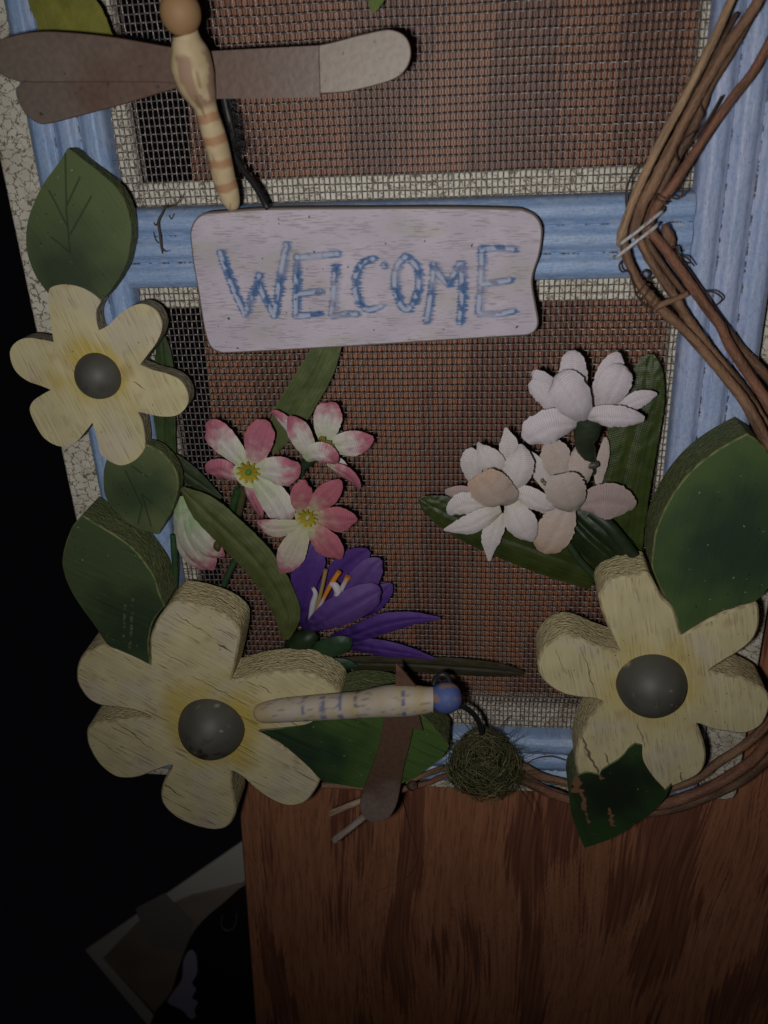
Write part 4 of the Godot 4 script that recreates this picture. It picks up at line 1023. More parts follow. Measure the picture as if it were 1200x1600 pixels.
	petals(t, [
		[[Vector4(-3.31, 0.62, 1.5, 0.252), Vector4(-3.39, 1.24, 1.7, 0.416), Vector4(-3.27, 1.77, 1.8, 0.467), Vector4(-3.12, 2.11, 1.75, 0.301), Vector4(-3.05, 2.18, 1.65, 0.082)], 0.3, 0.2, ck],
		[[Vector4(-3.02, 0.68, 1.5, 0.28), Vector4(-2.62, 1.19, 1.65, 0.443), Vector4(-2.14, 1.69, 1.75, 0.494), Vector4(-1.77, 2.06, 1.7, 0.328), Vector4(-1.6, 2.26, 1.6, 0.082)], 0.25, 0.0, ck],
		[[Vector4(-2.93, 0.34, 1.5, 0.337), Vector4(-2.33, 0.45, 1.65, 0.502), Vector4(-1.75, 0.45, 1.75, 0.611), Vector4(-1.28, 0.43, 1.7, 0.389), Vector4(-0.99, 0.35, 1.6, 0.084)], 0.22, 0.0, ck],
		[[Vector4(-3.08, 0, 1.5, 0.338), Vector4(-2.73, -0.36, 1.65, 0.507), Vector4(-2.35, -0.81, 1.7, 0.622), Vector4(-2.02, -1.25, 1.65, 0.426), Vector4(-1.85, -1.59, 1.55, 0.086)], 0.22, 0.0, ck],
		[[Vector4(-3.37, -0.07, 1.5, 0.311), Vector4(-3.67, -0.6, 1.65, 0.51), Vector4(-4.04, -1.32, 1.7, 0.628), Vector4(-4.37, -1.94, 1.65, 0.432), Vector4(-4.64, -2.36, 1.55, 0.087)], 0.22, 0.0, cw],
		[[Vector4(-3.59, 0.05, 1.5, 0.254), Vector4(-4.15, -0.03, 1.6, 0.395), Vector4(-4.75, -0.04, 1.65, 0.424), Vector4(-5.18, 0.08, 1.6, 0.283), Vector4(-5.48, 0.19, 1.5, 0.085)], 0.3, 0.0, cw]], ck, M.cloth, 0.05)
	cup = MB.new()
	blade(cup, [Vector4(-3.5, 0.86, 1.62, 0.335), Vector4(-3.23, 0.57, 1.66, 0.559), Vector4(-2.92, 0.2, 1.66, 0.532), Vector4(-2.72, -0.06, 1.62, 0.225)], -0.15, 6, 13, flat_paint(Color(0.42, 0.40, 0.19), Color(0.46, 0.43, 0.26), 2.0), 0.0, 0.0, 0.03)
	put("throat", [cup], [M.cloth], t)
	corona(t, Vector3([Vector2(-3.12, 0.58)][0].x, [Vector2(-3.12, 0.58)][0].y, 1.82), 0.4, Vector2(-0.05, 0.05), false)
	t = thing("pink_flower", "drooping pale pink fabric bud under the long olive leaf", "fabric flower", "pink fabric flowers on the screen")
	var bw = petal_paint(Color(0.30, 0.42, 0.22), Color(0.50, 0.50, 0.42), pk, 0.5, 1.05, 23.0)
	petals(t, [
		[[Vector4(-8.99, 1.14, 0.9, 0.144), Vector4(-8.94, 0.44, 1.1, 0.461), Vector4(-8.81, -0.45, 1.25, 0.638), Vector4(-8.52, -1.27, 1.3, 0.642), Vector4(-8.16, -1.99, 1.2, 0.53), Vector4(-7.98, -2.51, 1.1, 0.119)], 0.4, 0.0, bw],
		[[Vector4(-8.85, 0.44, 1.1, 0.23), Vector4(-8.52, -0.27, 1.35, 0.577), Vector4(-8.04, -0.93, 1.45, 0.637), Vector4(-7.58, -1.4, 1.4, 0.436), Vector4(-7.27, -1.65, 1.3, 0.088)], 0.35, 0.0, bw],
		[[Vector4(-9.19, 0.02, 0.9, 0.145), Vector4(-9.2, -0.75, 1, 0.41), Vector4(-8.96, -1.59, 1.1, 0.471), Vector4(-8.61, -2.18, 1.1, 0.355), Vector4(-8.45, -2.57, 1, 0.089)], 0.3, 0.0, bw]], bw, M.cloth, 0.04)
	stem(t, "anther", [Vector4(-7.47, -0.83, 1.5, 0.086), Vector4(-7.44, -1, 1.6, 0.173), Vector4(-7.44, -1.28, 1.5, 0.087)], Color(0.10, 0.09, 0.03), Color(0.07, 0.06, 0.02), M.cloth, 8)
	stem(t, "stem", [Vector4(-9.58, -0.65, 1.2, 0.117), Vector4(-9.62, -1.45, 1.25, 0.147), Vector4(-9.73, -2.49, 1.2, 0.149), Vector4(-9.93, -3.69, 1.2, 0.151)], Color(0.03, 0.07, 0.03), Color(0.02, 0.05, 0.022), M.plastic_green)
	stem(t, "stem", [Vector4(-6.84, -2.02, 0.6, 0.149), Vector4(-7.22, -2.64, 0.6, 0.15), Vector4(-7.71, -3.61, 0.6, 0.151)], Color(0.03, 0.06, 0.03), Color(0.02, 0.045, 0.022), M.plastic_green)

func build_crocus() -> void:
	var t := thing("purple_crocus", "deep purple fabric crocus with orange stamens on the screen", "fabric flower")
	var pp = petal_paint(Color(0.024, 0.009, 0.09), Color(0.074, 0.029, 0.20), Color(0.096, 0.044, 0.225), 0.4, 1.0, 40.0)
	var pl = petal_paint(Color(0.036, 0.014, 0.12), Color(0.10, 0.048, 0.215), Color(0.125, 0.066, 0.24), 0.35, 1.0, 44.0)
	petals(t, [
		[[Vector4(-3.83, -6.16, 0.7, 0.246), Vector4(-3.9, -4.43, 0.9, 0.42), Vector4(-3.7, -2.99, 1, 0.649), Vector4(-3.31, -1.88, 1, 0.699), Vector4(-3.04, -1.21, 0.9, 0.232)], 0.18, 0.0, pp],
		[[Vector4(-3.41, -5.61, 0.7, 0.305), Vector4(-2.78, -4.09, 0.85, 0.597), Vector4(-1.9, -2.68, 0.95, 0.732), Vector4(-1.14, -1.87, 0.95, 0.58), Vector4(-0.66, -1.5, 0.9, 0.144)], -0.1, 0.0, pp],
		[[Vector4(-2.59, -5.52, 0.8, 0.364), Vector4(-1.68, -4.05, 1.15, 0.651), Vector4(-0.97, -2.87, 1.3, 0.697), Vector4(-0.38, -2.06, 1.3, 0.489), Vector4(-0.06, -1.81, 1.2, 0.115)], 0.22, 0.0, pl],
		[[Vector4(-1.52, -5.09, 0.6, 0.242), Vector4(-0.86, -4.63, 0.75, 0.419), Vector4(-0.32, -3.96, 0.8, 0.474), Vector4(0.06, -3.54, 0.8, 0.354), Vector4(0.3, -3.29, 0.75, 0.088)], 0.2, 0.0, pp],
		[[Vector4(-3.66, -5.62, 1.2, 0.181), Vector4(-3.02, -4.92, 1.6, 0.534), Vector4(-2.04, -4.18, 1.8, 0.76), Vector4(-1.06, -3.58, 1.8, 0.753), Vector4(-0.39, -3.22, 1.7, 0.548), Vector4(-0.1, -3.14, 1.6, 0.173)], 0.32, 0.0, pl],
		[[Vector4(-2.62, -6.29, 0.9, 0.244), Vector4(-1.47, -5.77, 1.2, 0.451), Vector4(-0.06, -5.07, 1.35, 0.533), Vector4(1.13, -4.82, 1.3, 0.383), Vector4(2.06, -4.86, 1.15, 0.177), Vector4(2.53, -4.88, 1.1, 0.059)], 0.3, 0.0, pp],
		[[Vector4(-2.14, -6.78, 0.8, 0.215), Vector4(-1.23, -6.54, 1, 0.395), Vector4(0, -6.62, 1.15, 0.453), Vector4(1.05, -6.83, 1.1, 0.302), Vector4(1.79, -7.13, 0.95, 0.152), Vector4(2.21, -7.26, 0.9, 0.061)], 0.3, 0.0, pp]], pp, M.satin, 0.03, "petal", 0.16)
	var wh := Color(0.42, 0.40, 0.44)
	for s in [[[Vector4(-3.53, -5.71, 1.1, 0.091), Vector4(-3.15, -4.34, 1.3, 0.089), Vector4(-2.79, -3.05, 1.45, 0.087), Vector4(-2.57, -2.19, 1.5, 0.098)], Color(0.30, 0.20, 0.08)], [[Vector4(-3.23, -4.69, 1.3, 0.089), Vector4(-2.77, -3.7, 1.5, 0.088), Vector4(-2.34, -2.85, 1.6, 0.116), Vector4(-1.93, -2.19, 1.65, 0.115)], Color(0.55, 0.20, 0.02)], [[Vector4(-2.11, -3.68, 1.5, 0.088), Vector4(-1.88, -3.11, 1.6, 0.116), Vector4(-1.67, -2.68, 1.65, 0.115), Vector4(-1.54, -2.44, 1.65, 0.144)], Color(0.55, 0.22, 0.03)]]:
		var mb := MB.new()
		var path := smooth4(s[0], 8)
		sweep(mb, path, 10, func(len: float, g: float): return mix3(wh, s[1], sstep(0.8, 1.4, len) if s[0].size() == 4 and len > 0.1 else 0.0))
		put("stamen", [mb], [M.plastic_green], t)
	stem(t, "pistil", [Vector4(-2.75, -4.1, 1.4, 0.118), Vector4(-2.28, -3.73, 1.6, 0.146), Vector4(-2.05, -3.26, 1.7, 0.174), Vector4(-2.15, -2.89, 1.7, 0.173), Vector4(-2.36, -2.83, 1.65, 0.116)], wh, Color(0.5, 0.48, 0.5), M.plastic_green)
	stem(t, "pistil", [Vector4(-3.63, -5.36, 1.1, 0.091), Vector4(-3.35, -4.18, 1.3, 0.148), Vector4(-3.16, -3.53, 1.4, 0.117), Vector4(-3.25, -3.19, 1.4, 0.088)], wh, Color(0.45, 0.44, 0.46), M.plastic_green)
	stem(t, "calyx", [Vector4(-4.89, -7.06, 0.5, 0.312), Vector4(-4.34, -6.62, 0.8, 0.524), Vector4(-3.8, -6.25, 0.9, 0.489), Vector4(-3.42, -6.01, 0.8, 0.305)], Color(0.014, 0.03, 0.012), Color(0.01, 0.02, 0.01), M.plastic_green, 14)
	var g = flat_paint(Color(0.020, 0.050, 0.024), Color(0.016, 0.042, 0.02), 3.0)
	petals(t, [[[Vector4(-3.67, -7.05, 0.9, 0.308), Vector4(-2.97, -6.68, 1.2, 0.518), Vector4(-2.25, -6.34, 1.35, 0.513), Vector4(-1.76, -6.21, 1.3, 0.332), Vector4(-1.65, -6.2, 1.2, 0.121)], 0.35], [[Vector4(-3.2, -7.7, 0.8, 0.248), Vector4(-2.56, -7.68, 0.9, 0.309), Vector4(-1.94, -7.77, 0.9, 0.278), Vector4(-1.54, -7.91, 0.85, 0.093)], 0.35]], g, M.plastic_green, 0.0, "sepal", 0.0)

func build_white() -> void:
	var w1 = petal_paint(Color(0.53, 0.48, 0.50), Color(0.60, 0.545, 0.585), Color(0.62, 0.56, 0.605), 0.3, 1.0, 50.0, 0.03)
	var w2 = petal_paint(Color(0.57, 0.53, 0.46), Color(0.60, 0.55, 0.545), Color(0.60, 0.55, 0.56), 0.3, 1.0, 54.0, 0.03)
	var w3 = petal_paint(Color(0.52, 0.46, 0.41), Color(0.50, 0.42, 0.38), Color(0.48, 0.40, 0.37), 0.3, 1.0, 58.0, 0.03)
	var tan = petal_paint(Color(0.42, 0.33, 0.31), Color(0.38, 0.29, 0.28), Color(0.40, 0.31, 0.29), 0.3, 1.0, 61.0, 0.03)
	var peach = petal_paint(Color(0.50, 0.42, 0.38), Color(0.50, 0.40, 0.34), Color(0.47, 0.33, 0.25), 0.4, 1.1, 66.0, 0.03)
	var t := thing("white_blossom", "topmost white fabric blossom on a dark green stem", "fabric flower", "white fabric blossoms at the right of the screen")
	petals(t, [
		[[Vector4(8.34, 5.67, 1.7, 0.254), Vector4(8.02, 6.43, 2, 0.475), Vector4(7.87, 7.13, 2.2, 0.517), Vector4(7.8, 7.68, 2.2, 0.392), Vector4(7.77, 7.91, 2.1, 0.147)], 0.3],
		[[Vector4(7.37, 5.97, 1.8, 0.152), Vector4(7.04, 6.46, 2, 0.276), Vector4(6.72, 6.8, 2.1, 0.299), Vector4(6.42, 6.99, 2.1, 0.199), Vector4(6.3, 7.03, 2, 0.075)], 0.35],
		[[Vector4(7.71, 5.12, 1.8, 0.179), Vector4(7.21, 5.76, 2.1, 0.353), Vector4(6.79, 6.24, 2.2, 0.4), Vector4(6.44, 6.54, 2.15, 0.325), Vector4(6.24, 6.68, 2.1, 0.125)], 0.35],
		[[Vector4(8.84, 5.61, 1.7, 0.254), Vector4(9.07, 6.36, 1.9, 0.425), Vector4(9.28, 7.06, 2, 0.469), Vector4(9.46, 7.53, 2, 0.343), Vector4(9.58, 7.76, 1.9, 0.098)], 0.25],
		[[Vector4(9.14, 5.54, 2.1, 0.301), Vector4(9.26, 6.21, 2.4, 0.543), Vector4(9.45, 6.8, 2.5, 0.61), Vector4(9.62, 7.21, 2.45, 0.486), Vector4(9.71, 7.38, 2.35, 0.194)], 0.3],
		[[Vector4(9.5, 5.5, 2, 0.151), Vector4(9.96, 5.72, 2.1, 0.3), Vector4(10.42, 5.97, 2.15, 0.348), Vector4(10.85, 6.1, 2.1, 0.223), Vector4(11.13, 6.12, 2, 0.05)], 0.25],
		[[Vector4(8.33, 4.94, 2.2, 0.152), Vector4(8.06, 5.78, 2.8, 0.592), Vector4(7.67, 6.52, 3, 0.754), Vector4(7.34, 6.96, 2.95, 0.631), Vector4(7.16, 7.11, 2.8, 0.219)], 0.4],
		[[Vector4(8.26, 5.08, 2.3, 0.126), Vector4(7.79, 5.16, 2.6, 0.425), Vector4(7.14, 5.16, 2.8, 0.673), Vector4(6.51, 4.87, 2.8, 0.652), Vector4(6.13, 4.48, 2.7, 0.253)], 0.35],
		[[Vector4(8.4, 5.24, 2.3, 0.176), Vector4(8.88, 5.51, 2.7, 0.396), Vector4(9.49, 5.53, 2.85, 0.442), Vector4(10.13, 5.44, 2.8, 0.32), Vector4(10.59, 5.33, 2.65, 0.123)], 0.4]], w1, M.cloth, 0.10, "petal", 0.09, 0.016)
	stem(t, "calyx", [Vector4(8.55, 5.29, 2.3, 0.502), Vector4(8.52, 4.72, 2.2, 0.532), Vector4(8.49, 4.16, 2, 0.385), Vector4(8.64, 3.58, 1.8, 0.337), Vector4(8.85, 3, 1.6, 0.21), Vector4(8.92, 2.57, 1.4, 0.185)], Color(0.028, 0.040, 0.022), Color(0.020, 0.030, 0.017), M.plastic_green, 16, 0.12)
	stem(t, "stem_stub", [Vector4(8.66, 3.09, 1.9, 0.156), Vector4(8.93, 3.14, 1.95, 0.156), Vector4(9.07, 3.15, 1.9, 0.13)], Color(0.06, 0.06, 0.05), Color(0.05, 0.05, 0.04), M.plastic_green)
	t = thing("white_blossom", "cupped white fabric blossom with blush heart, leftmost of the three", "fabric flower", "white fabric blossoms at the right of the screen")
	petals(t, [
		[[Vector4(4.1, 2.1, 1.5, 0.216), Vector4(4, 2.77, 1.7, 0.4), Vector4(4.02, 3.38, 1.8, 0.475), Vector4(4.18, 3.7, 1.75, 0.237)], 0.3],
		[[Vector4(4.19, 1.64, 1.6, 0.162), Vector4(3.65, 1.8, 1.7, 0.27), Vector4(3.17, 1.77, 1.7, 0.243), Vector4(2.86, 1.72, 1.6, 0.108)], 0.3, 0.0, tan],
		[[Vector4(4.81, 1.11, 1.6, 0.244), Vector4(4.19, 1.32, 1.8, 0.459), Vector4(3.57, 1.28, 1.85, 0.514), Vector4(3.19, 0.98, 1.8, 0.326), Vector4(3.05, 0.72, 1.7, 0.109)], 0.25],
		[[Vector4(5.45, 2.69, 1.5, 0.24), Vector4(5.49, 3.43, 1.7, 0.395), Vector4(5.48, 4.01, 1.75, 0.365), Vector4(5.39, 4.43, 1.7, 0.156), Vector4(5.34, 4.62, 1.6, 0.052)], 0.2],
		[[Vector4(5.16, 2.53, 1.8, 0.372), Vector4(4.84, 3.25, 2.1, 0.523), Vector4(4.5, 3.72, 2.15, 0.39), Vector4(4.31, 3.96, 2.05, 0.156), Vector4(4.23, 4.09, 1.9, 0.052)], 0.3],
		[[Vector4(5.52, 1.79, 1.9, 0.24), Vector4(5.73, 2.6, 2.3, 0.523), Vector4(5.91, 3.29, 2.4, 0.595), Vector4(5.96, 3.78, 2.3, 0.361), Vector4(5.93, 4.09, 2.1, 0.077)], 0.4],
		[[Vector4(5.19, 0.81, 1.6, 0.19), Vector4(4.98, 0.19, 1.7, 0.41), Vector4(4.8, -0.43, 1.75, 0.413), Vector4(4.75, -0.99, 1.7, 0.222), Vector4(4.75, -1.55, 1.6, 0.056)], 0.25],
		[[Vector4(5.18, 1.03, 1.8, 0.216), Vector4(4.6, 0.87, 2.1, 0.404), Vector4(3.93, 0.52, 2.2, 0.459), Vector4(3.3, 0.28, 2.1, 0.272), Vector4(2.81, 0.11, 1.95, 0.055)], 0.35],
		[[Vector4(5.54, 1.6, 2, 0.24), Vector4(5.78, 1.21, 2.3, 0.505), Vector4(6.06, 0.65, 2.35, 0.641), Vector4(6.37, 0.09, 2.25, 0.431), Vector4(6.55, -0.29, 2.1, 0.108)], 0.35],
		[[Vector4(5.56, 1.95, 2, 0.159), Vector4(6.1, 1.97, 2.3, 0.395), Vector4(6.63, 1.71, 2.35, 0.447), Vector4(7.11, 1.43, 2.25, 0.317), Vector4(7.42, 1.28, 2.1, 0.106)], 0.35],
		[[Vector4(5.62, 1.51, 2.2, 0.266), Vector4(5.4, 1.9, 2.6, 0.576), Vector4(5, 2.29, 2.9, 0.778), Vector4(4.64, 2.72, 3.1, 0.796), Vector4(4.35, 3.09, 3.2, 0.638), Vector4(4.25, 3.23, 3.2, 0.382)], 0.26, 0.0, peach]], w2, M.cloth, 0.10, "petal", 0.09, 0.016)
	t = thing("white_blossom", "beige fabric blossom with a brownish petal, beside the glossy leaf", "fabric flower", "white fabric blossoms at the right of the screen")
	petals(t, [
		[[Vector4(7.21, 1.73, 1.3, 0.162), Vector4(6.89, 2.38, 1.45, 0.32), Vector4(6.63, 2.95, 1.5, 0.344), Vector4(6.41, 3.33, 1.45, 0.185), Vector4(6.3, 3.54, 1.4, 0.053)], 0.15, 0.0, w2],
		[[Vector4(9.23, 2.01, 1.3, 0.133), Vector4(9.25, 2.66, 1.4, 0.238), Vector4(9.33, 3.33, 1.45, 0.236), Vector4(9.38, 3.82, 1.4, 0.156), Vector4(9.37, 4.1, 1.35, 0.052)], 0.2],
		[[Vector4(7.76, 2.21, 1.5, 0.32), Vector4(7.5, 2.98, 1.7, 0.552), Vector4(7.32, 3.62, 1.75, 0.573), Vector4(7.2, 3.99, 1.7, 0.338), Vector4(7.15, 4.12, 1.6, 0.104)], 0.2],
		[[Vector4(8.34, 1.88, 1.6, 0.24), Vector4(8.38, 2.67, 1.9, 0.471), Vector4(8.37, 3.25, 1.95, 0.467), Vector4(8.25, 3.68, 1.9, 0.285), Vector4(8.18, 3.84, 1.75, 0.078)], 0.35],
		[[Vector4(8.48, 1.13, 1.7, 0.214), Vector4(8.86, 1.4, 1.9, 0.584), Vector4(9.44, 1.54, 2, 0.817), Vector4(10.04, 1.44, 1.95, 0.712), Vector4(10.48, 1.25, 1.85, 0.397), Vector4(10.66, 1.11, 1.75, 0.133)], 0.12, 0.0, tan],
		[[Vector4(7.95, 1.18, 1.7, 0.375), Vector4(7.69, 0.62, 1.9, 0.698), Vector4(7.42, -0.02, 1.95, 0.784), Vector4(7.18, -0.6, 1.9, 0.655), Vector4(7.01, -0.96, 1.8, 0.275)], 0.2, 0.0, peach],
		[[Vector4(7.34, 0.79, 1.5, 0.217), Vector4(7, 1.13, 1.6, 0.323), Vector4(6.67, 1.48, 1.6, 0.161)], 0.2, 0.0, w2],
		[[Vector4(8.18, 1.17, 2.1, 0.265), Vector4(7.99, 1.7, 2.55, 0.626), Vector4(7.79, 2.27, 2.8, 0.799), Vector4(7.63, 2.78, 2.95, 0.74), Vector4(7.53, 3.08, 3, 0.533), Vector4(7.5, 3.19, 3, 0.33)], 0.28, 0.0, w3]], w3, M.cloth, 0.10, "petal", 0.09, 0.016)
	for q in [Vector2(6.9, 2.29), Vector2(7.01, 2.17), Vector2(6.98, 1.59), Vector2(7.14, 1.5)]:
		stem(t, "stamen", [Vector4(q.x, q.y - 0.1, 1.4, 0.07), Vector4(q.x, q.y, 1.7, 0.08), Vector4(q.x - 0.05, q.y + 0.12, 1.85, 0.07)], Color(0.22, 0.20, 0.12), Color(0.18, 0.16, 0.10), M.cloth, 7)
	stem(t, "stem", [Vector4(7.86, -0.37, 1, 0.166), Vector4(8.27, -1.15, 1, 0.168), Vector4(8.82, -1.99, 0.9, 0.169), Vector4(9.49, -2.74, 0.8, 0.171)], Color(0.03, 0.05, 0.022), Color(0.022, 0.038, 0.018), M.plastic_green)
	stem(t, "stem", [Vector4(8.97, 0.66, 1.2, 0.218), Vector4(9.66, 0.27, 1.5, 0.271), Vector4(10.21, -0.34, 1.6, 0.271), Vector4(10.73, -1, 1.5, 0.246), Vector4(11.27, -1.72, 1.3, 0.221)], Color(0.022, 0.035, 0.018), Color(0.016, 0.026, 0.014), M.plastic_green)

func craft_stick(t: Node3D, called: String, segs: Array, z0: float, z1: float, tipx: Vector2, reach: float, base: Color, frost: Color, seedx: float) -> void:
	var o := ring(segs, 5)
	var rect := bounds(o)
	var face := painted(int(rect.size.x * 36.0), int(rect.size.y * 36.0), rect, 0.006, 0.46, func(x: float, y: float):
		var r := Vector2(x, y).distance_to(tipx) / reach
		var c := mix3(frost, base, sstep(0.25, 1.0, r + 0.35 * N2(x * 9.0 + seedx, y * 9.0)))
		var g := N2(x * 60.0 + seedx, y * 60.0)
		c = mix3(c, Color(c.r * 1.25, c.g * 1.2, c.b * 1.2), 0.5 + g)
		c = mix3(c, Color(0.03, 0.018, 0.012), 0.8 * sstep(0.66, 0.76, N2(x * 50.0 + seedx, y * 50.0 + 9.0)))
		c.a = clampf(0.6 + 0.4 * g, 0.0, 1.0)
		return c)
	slab(called, o, z0, z1, 0.03, face, plain(base, 0.7), t)

func build_pegs() -> void:
	# upper dragonfly
	var t := thing("dragonfly", "upper clothes peg dragonfly with tan striped body and brown stick wings", "dragonfly", "clothes peg dragonflies")
	var peg := [Vector4(-5.05, 13.42, 2, 0.072), Vector4(-4.98, 13.53, 2.03, 0.238), Vector4(-4.93, 13.69, 2.06, 0.333), Vector4(-4.97, 14.13, 2.15, 0.401), Vector4(-5.04, 14.56, 2.25, 0.421), Vector4(-5.07, 15.27, 2.4, 0.427), Vector4(-5.12, 15.96, 2.6, 0.432), Vector4(-5.19, 16.53, 2.75, 0.404), Vector4(-5.24, 16.94, 2.85, 0.401), Vector4(-5.31, 17.27, 2.95, 0.53), Vector4(-5.41, 17.71, 3.1, 0.678), Vector4(-5.43, 18.16, 3.25, 0.714), Vector4(-5.4, 18.54, 3.4, 0.664), Vector4(-5.41, 18.86, 3.5, 0.532), Vector4(-5.41, 19.06, 3.55, 0.445), Vector4(-5.43, 19.17, 3.58, 0.443)]
	var total := 0.0
	var path := smooth4(peg, 10)
	for i in path.size() - 1:
		total += Vector3(path[i].x - path[i + 1].x, path[i].y - path[i + 1].y, path[i].z - path[i + 1].z).length()
	var cream := Color(0.52, 0.42, 0.26)
	var tan := Color(0.36, 0.185, 0.10)
	var mb := MB.new()
	sweep(mb, path, 44, func(len: float, g: float):
		var u: float = len / total
		var n := N2(g * 16.0, len * 14.0)
		var c := mix3(cream, Color(0.45, 0.35, 0.20), 0.5 + N2(g * 9.0, len * 30.0))
		for b in [0.155, 0.295, 0.43, 0.555]:
			c = mix3(c, tan, 0.85 * sstep(0.030, 0.020, absf(u - b - 0.008 * n)))
		var worn := sstep(0.0, 0.05, N2(g * 13.0 + 3.0, len * 7.0 + 40.0) + 0.08) * sstep(0.60, 0.64, u) * sstep(0.93, 0.90, u)
		c = mix3(c, Color(0.30, 0.19, 0.135), 0.9 * worn)
		c = mix3(c, Color(0.16, 0.09, 0.04), 0.6 * sstep(0.5, 0.65, N2(g * 60.0, len * 8.0 + 9.0)))
		return c)
	put("body", [mb], [M.peg], t)
	mb = MB.new()
	var ball := []
	for k in 17:
		var a := PI * k / 16.0
		ball.append(Vector4(0, 0, 0, maxf(sin(a), 0.02)))
	var c0: Vector4 = [Vector4(-5.41, 19.74, 3.85, 0.664)][0]
	var d0 := Vector3(path[path.size() - 1].x, path[path.size() - 1].y, path[path.size() - 1].z)
	var ax := (Vector3(c0.x, c0.y, c0.z) - d0).normalized()
	for k in 17:
		var q := Vector3(c0.x, c0.y, c0.z) - ax * cos(PI * k / 16.0) * c0.w * 1.06
		ball[k] = Vector4(q.x, q.y, q.z, ball[k].w * c0.w)
	sweep(mb, ball, 36, func(len: float, g: float): return mix3(Color(0.36, 0.22, 0.105), Color(0.30, 0.18, 0.09), 0.5 + N2(len * 9.0, g * 7.0)))
	put("head", [mb], [M.peg], t)
	var br := Color(0.092, 0.053, 0.037)
	craft_stick(t, "wing", [[Vector2(-5.17, 18.67), Vector2(-6.2, 18.82), Vector2(-8.06, 19.19), Vector2(-9.61, 19.41), Vector2(-10.74, 19.49), Vector2(-11.68, 19.41), Vector2(-12.33, 19.23), Vector2(-12.63, 18.77), Vector2(-12.5, 18.33), Vector2(-11.99, 18.07), Vector2(-11.42, 17.96), Vector2(-9.22, 17.87), Vector2(-6.93, 17.77), Vector2(-5.3, 17.7)]], 2.86, 3.0, [Vector2(-12.09, 18.65)][0], 5.0, br, Color(0.125, 0.098, 0.08), 3.0)
	craft_stick(t, "wing", [[Vector2(-5.34, 17.91), Vector2(-6.98, 17.94), Vector2(-9.74, 18.01), Vector2(-11.51, 18.01), Vector2(-11.9, 17.88), Vector2(-12.07, 17.75), Vector2(-12.06, 17.38), Vector2(-11.87, 16.95), Vector2(-11.5, 16.65), Vector2(-11.1, 16.61), Vector2(-9.99, 16.8), Vector2(-8.27, 17.12), Vector2(-6.23, 17.55), Vector2(-5.37, 17.67)]], 2.66, 2.8, [Vector2(-11.86, 17.53)][0], 4.5, br, Color(0.115, 0.09, 0.075), 7.0)
	craft_stick(t, "wing", [[Vector2(-5.97, 18.45), Vector2(-3.36, 18.53), Vector2(-1.18, 18.66), Vector2(0.19, 18.89), Vector2(0.95, 19), Vector2(1.31, 19), Vector2(1.69, 18.85), Vector2(1.9, 18.56), Vector2(1.93, 18.18), Vector2(1.75, 17.8), Vector2(1.32, 17.51), Vector2(0.32, 17.29), Vector2(-0.79, 17.18), Vector2(-3.5, 17.23), Vector2(-6.12, 17.4)]], 2.36, 2.5, [Vector2(0.47, 18.11)][0], 6.0, Color(0.14, 0.105, 0.08), Color(0.175, 0.14, 0.11), 11.0)
	craft_stick(t, "wing", [[Vector2(-5.89, 18.64), Vector2(-5.89, 18.64)], [Vector2(-5.89, 18.64), Vector2(-3.31, 18.64), Vector2(-1.15, 18.64)], [Vector2(-1.15, 18.64), Vector2(-1.19, 17.85), Vector2(-1.22, 17.06)], [Vector2(-1.22, 17.06), Vector2(-3.02, 17.11), Vector2(-6.1, 17.2)], [Vector2(-6.1, 17.2), Vector2(-6.02, 17.9), Vector2(-5.89, 18.64)]], 2.52, 2.66, [Vector2(1.88, 17.75)][0], 0.5, br, br, 13.0)
	# its black bristled wire
	var b := thing("black_wire", "black bristly twisted wire behind the upper dragonfly's tail", "wire")
	mb = MB.new()
	sweep(mb, smooth4([Vector4(-5, 17.24, 1.2, 0.139), Vector4(-4.91, 16.6, 1.2, 0.164), Vector4(-4.85, 15.9, 1.1, 0.166), Vector4(-4.87, 15.33, 1.1, 0.119), Vector4(-4.58, 14.8, 1.3, 0.119), Vector4(-4.04, 14.16, 1.6, 0.131), Vector4(-3.67, 13.55, 1.9, 0.119), Vector4(-3.58, 13.39, 1.9, 0.095)], 8), 10)
	put("wire", [mb], [M.black], b)
	mb = MB.new()
	var rng := RandomNumberGenerator.new()
	rng.seed = 5
	var mid := smooth4([Vector4(-5, 17.2, 1.2, 0.116), Vector4(-4.91, 16.6, 1.2, 0.117), Vector4(-4.8, 15.91, 1.2, 0.118), Vector4(-4.79, 15.38, 1.2, 0.119)], 20)
	for k in 260:
		var q: Vector4 = mid[rng.randi() % mid.size()]
		var g := rng.randf() * TAU
		var l := rng.randf_range(0.35, 0.62)
		var e := Vector3(cos(g) * l, sin(g) * l * 0.5 + rng.randf_range(-0.35, 0.05), sin(g * 1.7) * l * 0.6)
		sweep(mb, [Vector4(q.x, q.y, q.z, 0.018), Vector4(q.x + e.x * 0.6, q.y + e.y * 0.5, q.z + e.z * 0.6, 0.015), Vector4(q.x + e.x, q.y + e.y, q.z + e.z, 0.006)], 3, null, false)
	var br_o := put("bristles", [mb], [M.black], b)
	br_o.set_meta("kind", "stuff")
	# lower dragonfly
	t = thing("dragonfly", "lower clothes peg dragonfly with blue head lying over the broad leaf", "dragonfly", "clothes peg dragonflies")
